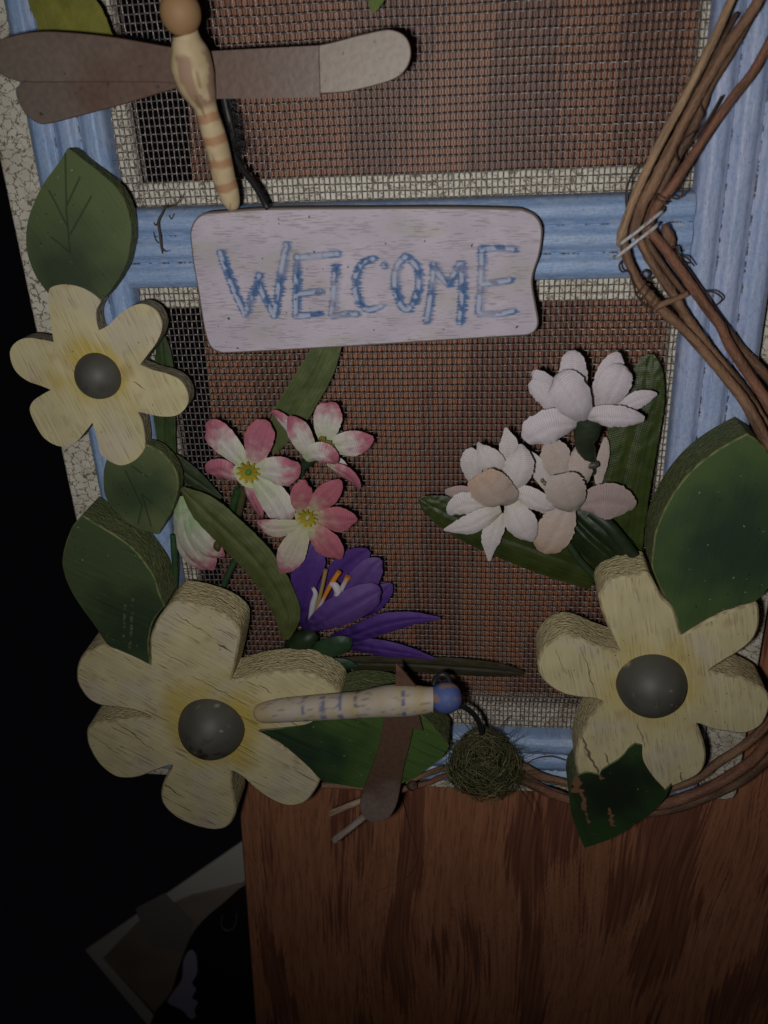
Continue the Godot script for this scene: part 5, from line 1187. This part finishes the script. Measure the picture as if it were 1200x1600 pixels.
	peg = [Vector4(-5.95, -8.81, 3.6, 0.119), Vector4(-5.85, -8.75, 3.62, 0.357), Vector4(-5.59, -8.64, 3.65, 0.475), Vector4(-4.69, -8.38, 3.75, 0.545), Vector4(-3.62, -8.19, 3.8, 0.571), Vector4(-2.26, -7.98, 3.85, 0.596), Vector4(-1.07, -7.79, 3.9, 0.607), Vector4(-0.32, -7.61, 3.95, 0.661), Vector4(0.41, -7.44, 4, 0.715), Vector4(1.27, -7.37, 4, 0.698), Vector4(1.84, -7.34, 4, 0.626), Vector4(2.19, -7.29, 4, 0.568), Vector4(2.36, -7.29, 4, 0.568)]
	path = smooth4(peg, 10)
	total = 0.0
	for i in path.size() - 1:
		total += Vector3(path[i].x - path[i + 1].x, path[i].y - path[i + 1].y, path[i].z - path[i + 1].z).length()
	mb = MB.new()
	sweep(mb, path, 44, func(len: float, g: float):
		var u: float = len / total
		var c := mix3(Color(0.40, 0.34, 0.25), Color(0.42, 0.375, 0.32), 0.5 + N2(g * 9.0, len * 24.0))
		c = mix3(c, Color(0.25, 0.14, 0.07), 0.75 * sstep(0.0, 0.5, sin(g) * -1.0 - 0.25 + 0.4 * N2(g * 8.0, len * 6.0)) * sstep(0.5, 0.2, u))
		c = mix3(c, Color(0.40, 0.30, 0.12), 0.5 * sstep(0.0, 0.4, N2(len * 14.0 + 70.0, g * 2.0)))
		for b0 in [0.305, 0.41, 0.505, 0.60, 0.845]:
			c = mix3(c, Color(0.075, 0.10, 0.22), 0.85 * sstep(0.014, 0.007, absf(u - b0 - 0.006 * N2(g * 40.0, b0 * 50.0))) * sstep(-0.35, 0.05, N2(g * 30.0, len * 10.0 + b0 * 99.0)))
		c = mix3(c, Color(0.09, 0.06, 0.04), 0.5 * sstep(0.36, 0.55, N2(g * 110.0, len * 16.0 + 20.0)))
		return c)
	put("body", [mb], [M.peg], t)
	c0 = [Vector4(2.9, -7.16, 4, 0.694)][0]
	d0 = Vector3(path[path.size() - 1].x, path[path.size() - 1].y, path[path.size() - 1].z)
	ax = (Vector3(c0.x, c0.y, c0.z) - d0).normalized()
	ball.clear()
	for k in 25:
		var q := Vector3(c0.x, c0.y, c0.z) - ax * cos(PI * k / 24.0) * c0.w
		ball.append(Vector4(q.x, q.y, q.z, maxf(pow(sin(PI * k / 24.0), 0.8), 0.02) * c0.w))
	mb = MB.new()
	sweep(mb, ball, 40, func(len: float, g: float): return mix3(mix3(Color(0.075, 0.11, 0.29), Color(0.055, 0.085, 0.24), 0.5 + N2(g * 8.0, len * 12.0)), Color(0.26, 0.16, 0.09), 0.9 * sstep(0.12, 0.3, N2(g * 12.0 + 5.0, len * 20.0) + 0.35 * sstep(1.2, 1.9, len))))
	put("head", [mb], [M.peg], t)
	var wb := Color(0.085, 0.050, 0.034)
	craft_stick(t, "wing", [[Vector2(1.19, -8.58), Vector2(0.01, -8.71)], [Vector2(0.01, -8.71), Vector2(-0.19, -9.9), Vector2(-0.45, -11.05), Vector2(-0.81, -12.16), Vector2(-1.2, -13.25), Vector2(-1.41, -14.2), Vector2(-1.32, -14.85), Vector2(-0.99, -15.25), Vector2(-0.51, -15.26), Vector2(0, -14.93), Vector2(0.38, -14.17), Vector2(0.6, -13.15), Vector2(0.79, -11.95), Vector2(1.14, -10.4), Vector2(1.48, -8.64)], [Vector2(1.48, -8.64), Vector2(1.19, -8.58)]], 3.28, 3.42, [Vector2(-0.57, -14.9)][0], 2.6, wb, Color(0.15, 0.115, 0.10), 19.0)
	craft_stick(t, "wing_tip", [[Vector2(0.73, -5.46), Vector2(0.73, -5.46)], [Vector2(0.73, -5.46), Vector2(1.73, -6.93)], [Vector2(1.73, -6.93), Vector2(0.64, -7.05)], [Vector2(0.64, -7.05), Vector2(0.73, -5.46)]], 3.78, 3.9, [Vector2(0.73, -5.46)][0], 0.6, Color(0.09, 0.05, 0.034), Color(0.11, 0.065, 0.045), 23.0)
	craft_stick(t, "wing_tip", [[Vector2(0.9, -8.63), Vector2(0.9, -8.63)], [Vector2(0.9, -8.63), Vector2(1.64, -8.6)], [Vector2(1.64, -8.6), Vector2(1.79, -9.43)], [Vector2(1.79, -9.43), Vector2(1.18, -9.2)], [Vector2(1.18, -9.2), Vector2(0.9, -8.63)]], 3.44, 3.55, [Vector2(1.79, -9.43)][0], 0.6, wb, Color(0.08, 0.05, 0.035), 29.0)
	mb = MB.new()
	sweep(mb, smooth4([Vector4(3.43, -7.63, 3.9, 0.114), Vector4(3.76, -7.92, 3.7, 0.129), Vector4(4.16, -8.56, 3.4, 0.131), Vector4(4.39, -9.22, 3.2, 0.132), Vector4(4.48, -9.9, 3, 0.119)], 8), 10)
	put("wire_feeler", [mb], [M.black], t)
	mb = MB.new()
	sweep(mb, smooth4([Vector4(2.34, -6.78, 3.6, 0.114), Vector4(2.43, -6.51, 3.5, 0.128), Vector4(2.69, -6.29, 3.5, 0.142), Vector4(2.94, -6.39, 3.5, 0.142), Vector4(3.08, -6.69, 3.6, 0.114)], 8), 10)
	put("wire_feeler", [mb], [M.black], t)

func twig(t: Node3D, ctrl: Array, a: Color, b: Color, called := "vine_stem", lump := 0.10) -> void:
	var mb := MB.new()
	var k: float = ctrl[0].x * 31.0 + ctrl[0].y * 7.0
	sweep(mb, smooth4(ctrl, 10), 14, func(len: float, g: float): return mix3(mix3(a, b, 0.5 + 1.1 * N2(len * 9.0 + k, g * 6.0)), Color(0.035, 0.02, 0.012), 0.6 * sstep(0.2, 0.55, N2(len * 5.0 + k, g * 26.0))), true, lump)
	put(called, [mb], [M.bark], t)

func build_vines() -> void:
	var t := thing("vine_wreath", "brown grapevine loop bound at the right and running along the bottom edge", "vine wreath")
	var pale := [Color(0.351, 0.236, 0.142), Color(0.270, 0.169, 0.101)]
	var brown := [Color(0.230, 0.132, 0.078), Color(0.162, 0.089, 0.054)]
	var red := [Color(0.209, 0.101, 0.061), Color(0.162, 0.074, 0.046)]
	var dark := [Color(0.085, 0.05, 0.032), Color(0.06, 0.035, 0.022)]
	# above the binding
	twig(t, [Vector4(12.52, 20.18, 2.4, 0.141), Vector4(12.21, 19.39, 2.4, 0.142), Vector4(11.88, 18.47, 2.4, 0.149), Vector4(11.47, 17.53, 2.4, 0.155), Vector4(11, 16.5, 2.4, 0.158), Vector4(10.51, 15.5, 2.4, 0.152), Vector4(10.07, 14.5, 2.4, 0.154), Vector4(9.67, 13.51, 2.4, 0.157), Vector4(9.42, 12.65, 2.3, 0.148), Vector4(9.34, 12.18, 2.2, 0.184), Vector4(9.24, 11.76, 2.1, 0.069)], pale[0], pale[1])
	twig(t, [Vector4(13.36, 20.07, 2.2, 0.172), Vector4(13, 19.12, 2.2, 0.174), Vector4(12.5, 18.38, 2.2, 0.177), Vector4(11.99, 17.55, 2.2, 0.179), Vector4(11.59, 16.73, 2.2, 0.171), Vector4(11.2, 15.88, 2.1, 0.174), Vector4(10.75, 14.85, 2.1, 0.199), Vector4(10.36, 13.95, 2.1, 0.213), Vector4(10.02, 13.28, 2.1, 0.215), Vector4(9.87, 12.66, 2, 0.183), Vector4(9.78, 12.05, 2, 0.185)], brown[0], brown[1], "vine_stem", 0.18)
	twig(t, [Vector4(13.3, 19.4, 1.8, 0.124), Vector4(12.95, 18.75, 1.8, 0.125), Vector4(12.47, 17.77, 1.8, 0.127), Vector4(11.98, 16.85, 1.7, 0.13), Vector4(11.79, 16.29, 1.7, 0.153), Vector4(11.49, 15.5, 1.7, 0.155), Vector4(11.18, 14.77, 1.7, 0.134), Vector4(10.71, 13.73, 1.7, 0.136), Vector4(10.26, 12.56, 1.8, 0.138), Vector4(10.23, 11.89, 1.8, 0.116)], brown[1], dark[0])
	twig(t, [Vector4(14.3, 19.52, 1.9, 0.154), Vector4(13.63, 18.01, 1.9, 0.157), Vector4(13.25, 17.22, 1.9, 0.16), Vector4(12.79, 16.6, 1.9, 0.161), Vector4(12.33, 15.93, 1.9, 0.163), Vector4(11.88, 15.23, 2, 0.158), Vector4(11.35, 14.4, 2.1, 0.166), Vector4(10.93, 13.71, 2.2, 0.179), Vector4(10.58, 13.27, 2.2, 0.18), Vector4(10.34, 12.71, 2.1, 0.159), Vector4(10.27, 12.03, 2, 0.138)], red[0], red[1])
	twig(t, [Vector4(12.58, 18.99, 1.7, 0.084), Vector4(12.23, 18.27, 1.7, 0.085), Vector4(11.84, 17.34, 1.6, 0.086), Vector4(11.38, 16.38, 1.6, 0.087), Vector4(10.99, 15.29, 1.6, 0.089), Vector4(10.54, 14.16, 1.7, 0.09)], dark[0], dark[1], "vine_stem", 0.3)
	# below the binding, round the right side, beyond the picture and back along the bottom
	twig(t, [Vector4(9.41, 12.03, 2.1, 0.161), Vector4(9.59, 11.35, 2.1, 0.174), Vector4(9.86, 10.82, 2.1, 0.164), Vector4(10.15, 10.35, 2.1, 0.176), Vector4(10.55, 9.9, 2.1, 0.189), Vector4(11, 9.42, 2, 0.19), Vector4(11.51, 8.98, 2, 0.191), Vector4(12.02, 8.51, 2, 0.192), Vector4(12.94, 7.55, 2.1, 0.193), Vector4(13.7, 6.69, 2.1, 0.207), Vector4(14.36, 5.89, 2.3, 0.208), Vector4(15.03, 4.81, 2.6, 0.221), Vector4(15.99, 3.09, 3, 0.222), Vector4(17.32, 0.19, 3, 0.229), Vector4(17.99, -3.21, 2.8, 0.24), Vector4(18.05, -7.07, 2.4, 0.239), Vector4(17.33, -9.71, 2, 0.234), Vector4(16.71, -10.75, 1.9, 0.222), Vector4(16.15, -11.46, 1.85, 0.21), Vector4(15.49, -12.16, 1.8, 0.212), Vector4(14.74, -13.1, 1.8, 0.199), Vector4(13.62, -13.76, 1.8, 0.185), Vector4(12.14, -14.13, 1.8, 0.187), Vector4(10.31, -14.15, 1.8, 0.188), Vector4(8.45, -13.69, 1.8, 0.188), Vector4(7.36, -13.39, 1.8, 0.219), Vector4(6.32, -12.76, 1.8, 0.218), Vector4(5.02, -12.67, 1.8, 0.188), Vector4(2.83, -13.11, 1.8, 0.158), Vector4(1.87, -13.49, 1.8, 0.143), Vector4(0.9, -14.03, 1.8, 0.128)], brown[0], brown[1])
	twig(t, [Vector4(9.97, 12.07, 1.9, 0.162), Vector4(10.16, 11.69, 1.9, 0.163), Vector4(10.5, 11.13, 1.9, 0.164), Vector4(10.92, 10.57, 1.9, 0.176), Vector4(11.34, 10, 1.9, 0.177), Vector4(11.77, 9.34, 1.9, 0.179), Vector4(12.4, 8.56, 1.8, 0.169), Vector4(13.05, 7.74, 1.8, 0.17), Vector4(13.72, 7.03, 1.8, 0.159), Vector4(14.44, 6.23, 1.7, 0.148), Vector4(15.23, 5.11, 1.7, 0.15), Vector4(16.39, 3.31, 1.9, 0.152)], brown[0], dark[0], "vine_stem", 0.16)
	twig(t, [Vector4(10.21, 12.46, 2.2, 0.16), Vector4(10.46, 12.12, 2.2, 0.172), Vector4(10.98, 11.53, 2.2, 0.184), Vector4(11.49, 10.89, 2.2, 0.185), Vector4(12.03, 10.19, 2.2, 0.187), Vector4(12.54, 9.53, 2.2, 0.188), Vector4(13.12, 8.84, 2.2, 0.189), Vector4(13.49, 8.18, 2.2, 0.191), Vector4(13.91, 7.57, 2.3, 0.192), Vector4(14.41, 6.9, 2.4, 0.192), Vector4(15.11, 5.93, 2.6, 0.205), Vector4(16.22, 4.11, 2.9, 0.22), Vector4(17.87, 0.43, 2.9, 0.229), Vector4(18.63, -3.63, 2.6, 0.241), Vector4(18.64, -7.89, 2.2, 0.256), Vector4(17.61, -10.71, 1.9, 0.266), Vector4(17.16, -11.8, 1.8, 0.27), Vector4(16.57, -12.57, 1.75, 0.273), Vector4(15.88, -13.32, 1.7, 0.276), Vector4(15.06, -13.97, 1.7, 0.278), Vector4(14.07, -14.55, 1.7, 0.28), Vector4(13.17, -14.94, 1.7, 0.267), Vector4(11.78, -15.23, 1.7, 0.252), Vector4(10.08, -15.17, 1.7, 0.222), Vector4(8.66, -14.84, 1.7, 0.222), Vector4(7.87, -14.55, 1.7, 0.222), Vector4(7.11, -14.14, 1.7, 0.221), Vector4(6.22, -13.74, 1.7, 0.189), Vector4(5.03, -13.56, 1.7, 0.158), Vector4(2.88, -13.64, 1.7, 0.143), Vector4(1.92, -14.15, 1.7, 0.144), Vector4(1.01, -14.45, 1.75, 0.161), Vector4(0.23, -14.74, 1.8, 0.155), Vector4(-0.76, -15.14, 1.8, 0.146), Vector4(-1.36, -15.39, 1.8, 0.147)], red[0], red[1])
	twig(t, [Vector4(10.87, 11.85, 1.6, 0.14), Vector4(11.51, 11.08, 1.6, 0.153), Vector4(12.2, 10.21, 1.6, 0.166), Vector4(12.92, 9.27, 1.6, 0.168), Vector4(13.6, 8.44, 1.6, 0.169), Vector4(14.25, 7.69, 1.6, 0.17), Vector4(15.26, 6.66, 1.7, 0.172), Vector4(16.6, 4.95, 2, 0.173), Vector4(18.8, 0.27, 2, 0.208), Vector4(19.53, -4.31, 2, 0.219), Vector4(19.32, -8.88, 1.8, 0.231), Vector4(18.13, -11.59, 1.5, 0.24), Vector4(16.94, -13.41, 1.4, 0.246), Vector4(15.58, -14.5, 1.4, 0.234), Vector4(14.15, -15.37, 1.4, 0.221), Vector4(12.34, -15.82, 1.4, 0.223), Vector4(10.15, -15.79, 1.4, 0.224), Vector4(8.52, -14.82, 1.5, 0.207), Vector4(7.56, -14.42, 1.5, 0.207), Vector4(6.35, -13.51, 1.5, 0.19)], brown[1], dark[0])
	twig(t, [Vector4(10.23, 11.99, 2, 0.092), Vector4(10.49, 11.58, 2, 0.104), Vector4(10.85, 11.1, 2, 0.105), Vector4(11.31, 10.51, 2, 0.105), Vector4(11.73, 10.02, 2, 0.094)], brown[1], dark[0])
	twig(t, [Vector4(10.73, 9.52, 2.2, 0.142), Vector4(11.02, 9.7, 2.3, 0.118), Vector4(11.39, 9.87, 2.4, 0.105), Vector4(11.8, 10.1, 2.5, 0.104)], brown[0], brown[1], "side_twig")
	twig(t, [Vector4(11.2, 11.62, 1.8, 0.139), Vector4(11.06, 11.95, 1.9, 0.185), Vector4(10.89, 12.31, 1.9, 0.161), Vector4(10.84, 12.45, 1.9, 0.069)], brown[1], dark[0], "bark_chip", 0.3)
	# cut ends and a knot at the bottom
	twig(t, [Vector4(-0.42, -15.11, 1.9, 0.178), Vector4(-1.12, -16.01, 1.9, 0.18), Vector4(-1.82, -16.79, 1.9, 0.182), Vector4(-2.54, -17.54, 1.9, 0.183), Vector4(-3.15, -18.21, 1.9, 0.185)], Color(0.42, 0.36, 0.32), Color(0.27, 0.20, 0.17), "cut_end")
	twig(t, [Vector4(-1.16, -15.29, 1.8, 0.16), Vector4(-1.77, -15.58, 1.8, 0.164), Vector4(-2.46, -15.97, 1.8, 0.165), Vector4(-3.29, -16.46, 1.8, 0.172)], Color(0.40, 0.30, 0.22), Color(0.30, 0.20, 0.14), "cut_end")
	twig(t, [Vector4(-3.61, -14.77, 1.6, 0.164), Vector4(-3.07, -14.74, 1.6, 0.164), Vector4(-2.25, -14.77, 1.6, 0.147), Vector4(-1.1, -14.83, 1.6, 0.13)], brown[0], brown[1], "cut_end")
	twig(t, [Vector4(0.9, -14.32, 1.9, 0.16), Vector4(1.02, -14.08, 2.1, 0.255), Vector4(1.14, -13.85, 2.3, 0.221), Vector4(1.17, -13.8, 2.35, 0.063)], dark[0], dark[1], "knot")
	# tendrils
	for a in [[Vector4(9.54, 11.31, 2, 0.037), Vector4(9.34, 11.1, 2.1, 0.037), Vector4(9.43, 10.87, 2.2, 0.037), Vector4(9.67, 10.86, 2.3, 0.037), Vector4(9.86, 10.44, 2.3, 0.04), Vector4(10.03, 10, 2.3, 0.04), Vector4(10.33, 9.69, 2.3, 0.04), Vector4(10.71, 9.49, 2.2, 0.036)], [Vector4(11.14, 11.67, 2.1, 0.037), Vector4(11.32, 11.66, 2.2, 0.037), Vector4(11.42, 11.37, 2.2, 0.037), Vector4(11.69, 11.3, 2.1, 0.035), Vector4(12.04, 10.96, 1.9, 0.028)], [Vector4(12.41, 10.01, 1.9, 0.035), Vector4(12.77, 10.04, 2.1, 0.035), Vector4(13.09, 9.83, 2.1, 0.033), Vector4(13.09, 9.62, 1.9, 0.028), Vector4(12.98, 9.41, 1.6, 0.024)], [Vector4(10.16, 10.62, 1.7, 0.038), Vector4(10.29, 10.8, 1.8, 0.038), Vector4(10.49, 10.7, 1.8, 0.038), Vector4(10.45, 10.45, 1.7, 0.038), Vector4(10.74, 10.52, 1.6, 0.038)], [Vector4(11.56, 16.46, 2.1, 0.028), Vector4(11.71, 16.06, 2.2, 0.028), Vector4(11.61, 15.61, 2.2, 0.028), Vector4(11.1, 15.23, 2.3, 0.026), Vector4(10.91, 14.9, 2.4, 0.026), Vector4(11.02, 14.57, 2.4, 0.029)], [Vector4(9.89, 14.58, 2, 0.036), Vector4(9.57, 14.18, 2, 0.038), Vector4(9.43, 13.58, 1.9, 0.039), Vector4(9.49, 13, 1.8, 0.034)], [Vector4(10.79, 13.46, 2.4, 0.038), Vector4(11.14, 13.36, 2.4, 0.038), Vector4(11.29, 13.57, 2.4, 0.036), Vector4(11.23, 13.75, 2.3, 0.031)], [Vector4(11.34, 11.6, 2, 0.03), Vector4(11.59, 11.13, 1.9, 0.03), Vector4(11.85, 11.02, 1.8, 0.028)], [Vector4(12.32, 16.54, 2, 0.043), Vector4(12.01, 16.01, 2.2, 0.043), Vector4(11.73, 15.48, 2, 0.039), Vector4(11.3, 14.88, 1.9, 0.035)], [Vector4(10.69, 11.19, 1.7, 0.031), Vector4(10.9, 10.97, 1.8, 0.03), Vector4(10.89, 10.76, 1.8, 0.031), Vector4(10.74, 10.82, 1.7, 0.028)]]:
		twig(t, a, dark[0], dark[1], "tendril", 0.1)
	for c in [[Vector4(10.13, 10.33, 2.1, 0.235)][0], [Vector4(10.28, 10.09, 2.1, 0.236)][0], [Vector4(10.52, 9.8, 2.1, 0.248)][0], [Vector4(10.69, 9.64, 2.1, 0.249)][0], [Vector4(10.69, 13.46, 2.2, 0.236)][0], [Vector4(10.64, 13.33, 2.2, 0.236)][0]]:
		var loop := []
		var ax := Vector2(0.75, -0.66) if c.y < 11.5 else Vector2(-0.55, -0.83)
		for k in 13:
			var g := TAU * k / 12.0
			loop.append(Vector4(c.x - ax.y * cos(g) * c.w + ax.x * 0.02 * k, c.y + ax.x * cos(g) * c.w + ax.y * 0.02 * k, c.z + sin(g) * c.w, 0.04))
		twig(t, loop, dark[0], brown[1], "tendril", 0.0)
	# the pale wire that binds the stems
	var s := thing("wire_tie", "pair of flaking white wire bars binding the vine to the frame", "wire tie")
	for a in [[Vector4(9.26, 11.8, 2.35, 0.055), Vector4(9.32, 11.93, 2.5, 0.064), Vector4(9.86, 12.41, 2.75, 0.063), Vector4(10.51, 12.89, 2.55, 0.063), Vector4(10.66, 12.94, 2.3, 0.05)], [Vector4(9.11, 11.41, 2.3, 0.069), Vector4(9.2, 11.46, 2.45, 0.067), Vector4(9.79, 12, 2.7, 0.066), Vector4(10.38, 12.42, 2.55, 0.065), Vector4(10.52, 12.51, 2.3, 0.054)]]:
		var mb := MB.new()
		sweep(mb, smooth4(a, 12), 10, func(len: float, g: float): return mix3(Color(0.44, 0.43, 0.42), Color(0.16, 0.15, 0.15), sstep(0.25, 0.5, N2(len * 70.0, g * 16.0)) + sstep(0.3, 0.0, len)))
		put("wire_bar", [mb], [M.staple], s)

func build_small() -> void:
	# moss ball
	var c: Vector4 = [Vector4(4.58, -11.99, 2.6, 1.59)][0]
	var t := thing("moss_ball", "tangled ball of dry dark moss on the vine at the bottom centre", "moss ball", "", "", Vector3(c.x, c.y, c.z))
	var mb := MB.new()
	var core := []
	for k in 15:
		var a := PI * k / 14.0
		core.append(Vector4(c.x, c.y + 0.05 - cos(a) * 1.12, c.z - 0.2, maxf(0.02, sin(a) * 0.98 * (1.0 - 0.5 * k / 14.0))))
	sweep(mb, core, 24, func(len: float, g: float): return mix3(Color(0.016, 0.015, 0.008), Color(0.010, 0.009, 0.005), 0.5 + N2(len * 40.0, g * 20.0)), true, 0.5)
	put("core", [mb], [M.moss], t)
	mb = MB.new()
	var rng := RandomNumberGenerator.new()
	rng.seed = 21
	for k in 1150:
		var th := rng.randf() * TAU
		var h := rng.randf_range(-1.0, 1.0)
		var rr := sqrt(1.0 - h * h) * (1.0 - 0.36 * h) * 1.06
		var dir := Vector3(cos(th) * rr, h, sin(th) * rr)
		var pos := Vector3(c.x, c.y + 0.1, c.z - 0.1) + dir * Vector3(1.27, 1.42, 1.2) * rng.randf_range(0.74, 1.24)
		var tang := dir.cross(Vector3(rng.randfn(), rng.randfn() * 1.6, rng.randfn())).normalized()
		var l := rng.randf_range(0.5, 1.7)
		var side := dir.cross(tang) * rng.randf_range(-1.0, 1.0)
		var col := mix3(Color(0.19, 0.18, 0.085), Color(0.035, 0.036, 0.02), sqrt(rng.randf()))
		if rng.randf() < 0.035:
			col = Color(0.20, 0.19, 0.075)
			l *= 0.35
		var path := []
		for i in 6:
			var u := i / 5.0 - 0.5
			var q := pos + tang * l * u - dir * l * l * u * u * 0.36 + side * l * l * u * u * 0.7 + dir * 0.14 * rng.randf()
			path.append(Vector4(q.x, q.y, q.z, 0.021 if i > 0 and i < 5 else 0.007))
		sweep(mb, path, 3, func(len: float, g: float): return col, false)
	for k in 300:
		var th := rng.randf_range(0.0, TAU)
		var p0 := Vector3(c.x + cos(th) * 1.25, c.y + 0.1 + sin(th) * 1.3, c.z)
		var out := Vector3(cos(th) + rng.randfn() * 0.7, sin(th) + rng.randfn() * 0.7, rng.randf_range(-0.4, 0.5)).normalized()
		var l := rng.randf_range(0.3, 1.1)
		var bend := Vector3(rng.randfn(), rng.randfn() - 0.5, 0) * 0.6
		var path := []
		for i in 7:
			var u := i / 6.0
			var q := p0 + out * l * u + bend * u * u
			path.append(Vector4(q.x, q.y, q.z, 0.02 * (1.0 - 0.7 * u)))
		sweep(mb, path, 3, func(len: float, g: float): return Color(0.085, 0.08, 0.04), false)
	var o := put("moss_strands", [mb], [M.moss], t)
	o.set_meta("kind", "stuff")
	# a few longer hairs that reach out over the blue moulding
	for a in [[Vector4(4.75, -10.15, 2.4, 0.03), Vector4(5.29, -10.59, 2.3, 0.03), Vector4(5.92, -11.5, 2.1, 0.031), Vector4(6.18, -12.16, 2, 0.031), Vector4(6.13, -12.64, 1.9, 0.025)], [Vector4(4.27, -9.72, 2.4, 0.03), Vector4(4.84, -10.23, 2.3, 0.03), Vector4(5.61, -11.21, 2, 0.031), Vector4(6.31, -12.36, 1.8, 0.031), Vector4(7.02, -13.3, 1.6, 0.022)], [Vector4(6.58, -12.97, 1.5, 0.022), Vector4(7.03, -12.5, 1.6, 0.025), Vector4(7.79, -12.3, 1.6, 0.025), Vector4(8.54, -12.59, 1.5, 0.022)], [Vector4(5.78, -9.99, 1.6, 0.024), Vector4(5.59, -10.07, 1.8, 0.027), Vector4(5.41, -10.3, 1.9, 0.027), Vector4(5.24, -10.69, 2, 0.024)], [Vector4(5.95, -13.18, 2.2, 0.031), Vector4(6.44, -14.15, 2, 0.028), Vector4(6.94, -15.17, 1.9, 0.025), Vector4(7.24, -16.39, 1.8, 0.019)], [Vector4(2.87, -10.4, 2.2, 0.024), Vector4(2.81, -10.98, 2.2, 0.025), Vector4(3.05, -11.27, 2.3, 0.025)], [Vector4(3.38, -9.01, 2.6, 0.024), Vector4(3.56, -9.48, 2.6, 0.024), Vector4(3.91, -10.03, 2.6, 0.024)]]:
		var h := MB.new()
		sweep(h, smooth4(a, 8), 5)
		put("long_hair", [h], [M.hair], t)
	# dried rootlet caught on the middle rail
	t = thing("dried_rootlet", "tiny dried brown rootlet stuck on the blue middle rail beside the sign", "rootlet")
	for a in [[Vector4(-7.7, 13.62, 1.3, 0.024), Vector4(-7.86, 13.31, 1.35, 0.039), Vector4(-8.07, 12.98, 1.35, 0.054), Vector4(-8.11, 12.5, 1.3, 0.05), Vector4(-8.12, 12.07, 1.3, 0.05), Vector4(-8.13, 11.77, 1.25, 0.025)], [Vector4(-7.78, 13.49, 1.35, 0.025), Vector4(-7.46, 13.53, 1.4, 0.024), Vector4(-7.22, 13.66, 1.3, 0.022), Vector4(-7.06, 13.92, 1.2, 0.017)], [Vector4(-8.09, 12.98, 1.35, 0.03), Vector4(-8.23, 12.84, 1.3, 0.025), Vector4(-8.29, 12.96, 1.3, 0.015)], [Vector4(-8.13, 12.02, 1.3, 0.03), Vector4(-8, 11.87, 1.3, 0.025), Vector4(-7.86, 11.86, 1.25, 0.015)], [Vector4(-7.66, 13.19, 1.25, 0.017), Vector4(-7.58, 13.05, 1.25, 0.017), Vector4(-7.45, 13.24, 1.25, 0.015)], [Vector4(-8.39, 12.59, 1.2, 0.015), Vector4(-8.34, 12.31, 1.25, 0.017), Vector4(-8.23, 12.16, 1.25, 0.015)]]:
		mb = MB.new()
		sweep(mb, smooth4(a, 6), 6)
		put("root_strand", [mb], [M.hair], t)
	# a hair lying on the oak panel
	t = thing("loose_hair", "long loose hair lying on the oak panel below the frame", "hair")
	mb = MB.new()
	sweep(mb, smooth4([Vector4(0.18, -17.52, -0.7, 0.017), Vector4(0.5, -19.88, -1.05, 0.018), Vector4(0.88, -21.79, -1.05, 0.018), Vector4(0.7, -23.09, -1.05, 0.018), Vector4(-0.07, -24.17, -1.05, 0.019), Vector4(-1.53, -25.11, -1.05, 0.015)], 8), 4)
	put("hair_strand", [mb], [M.hair], t)
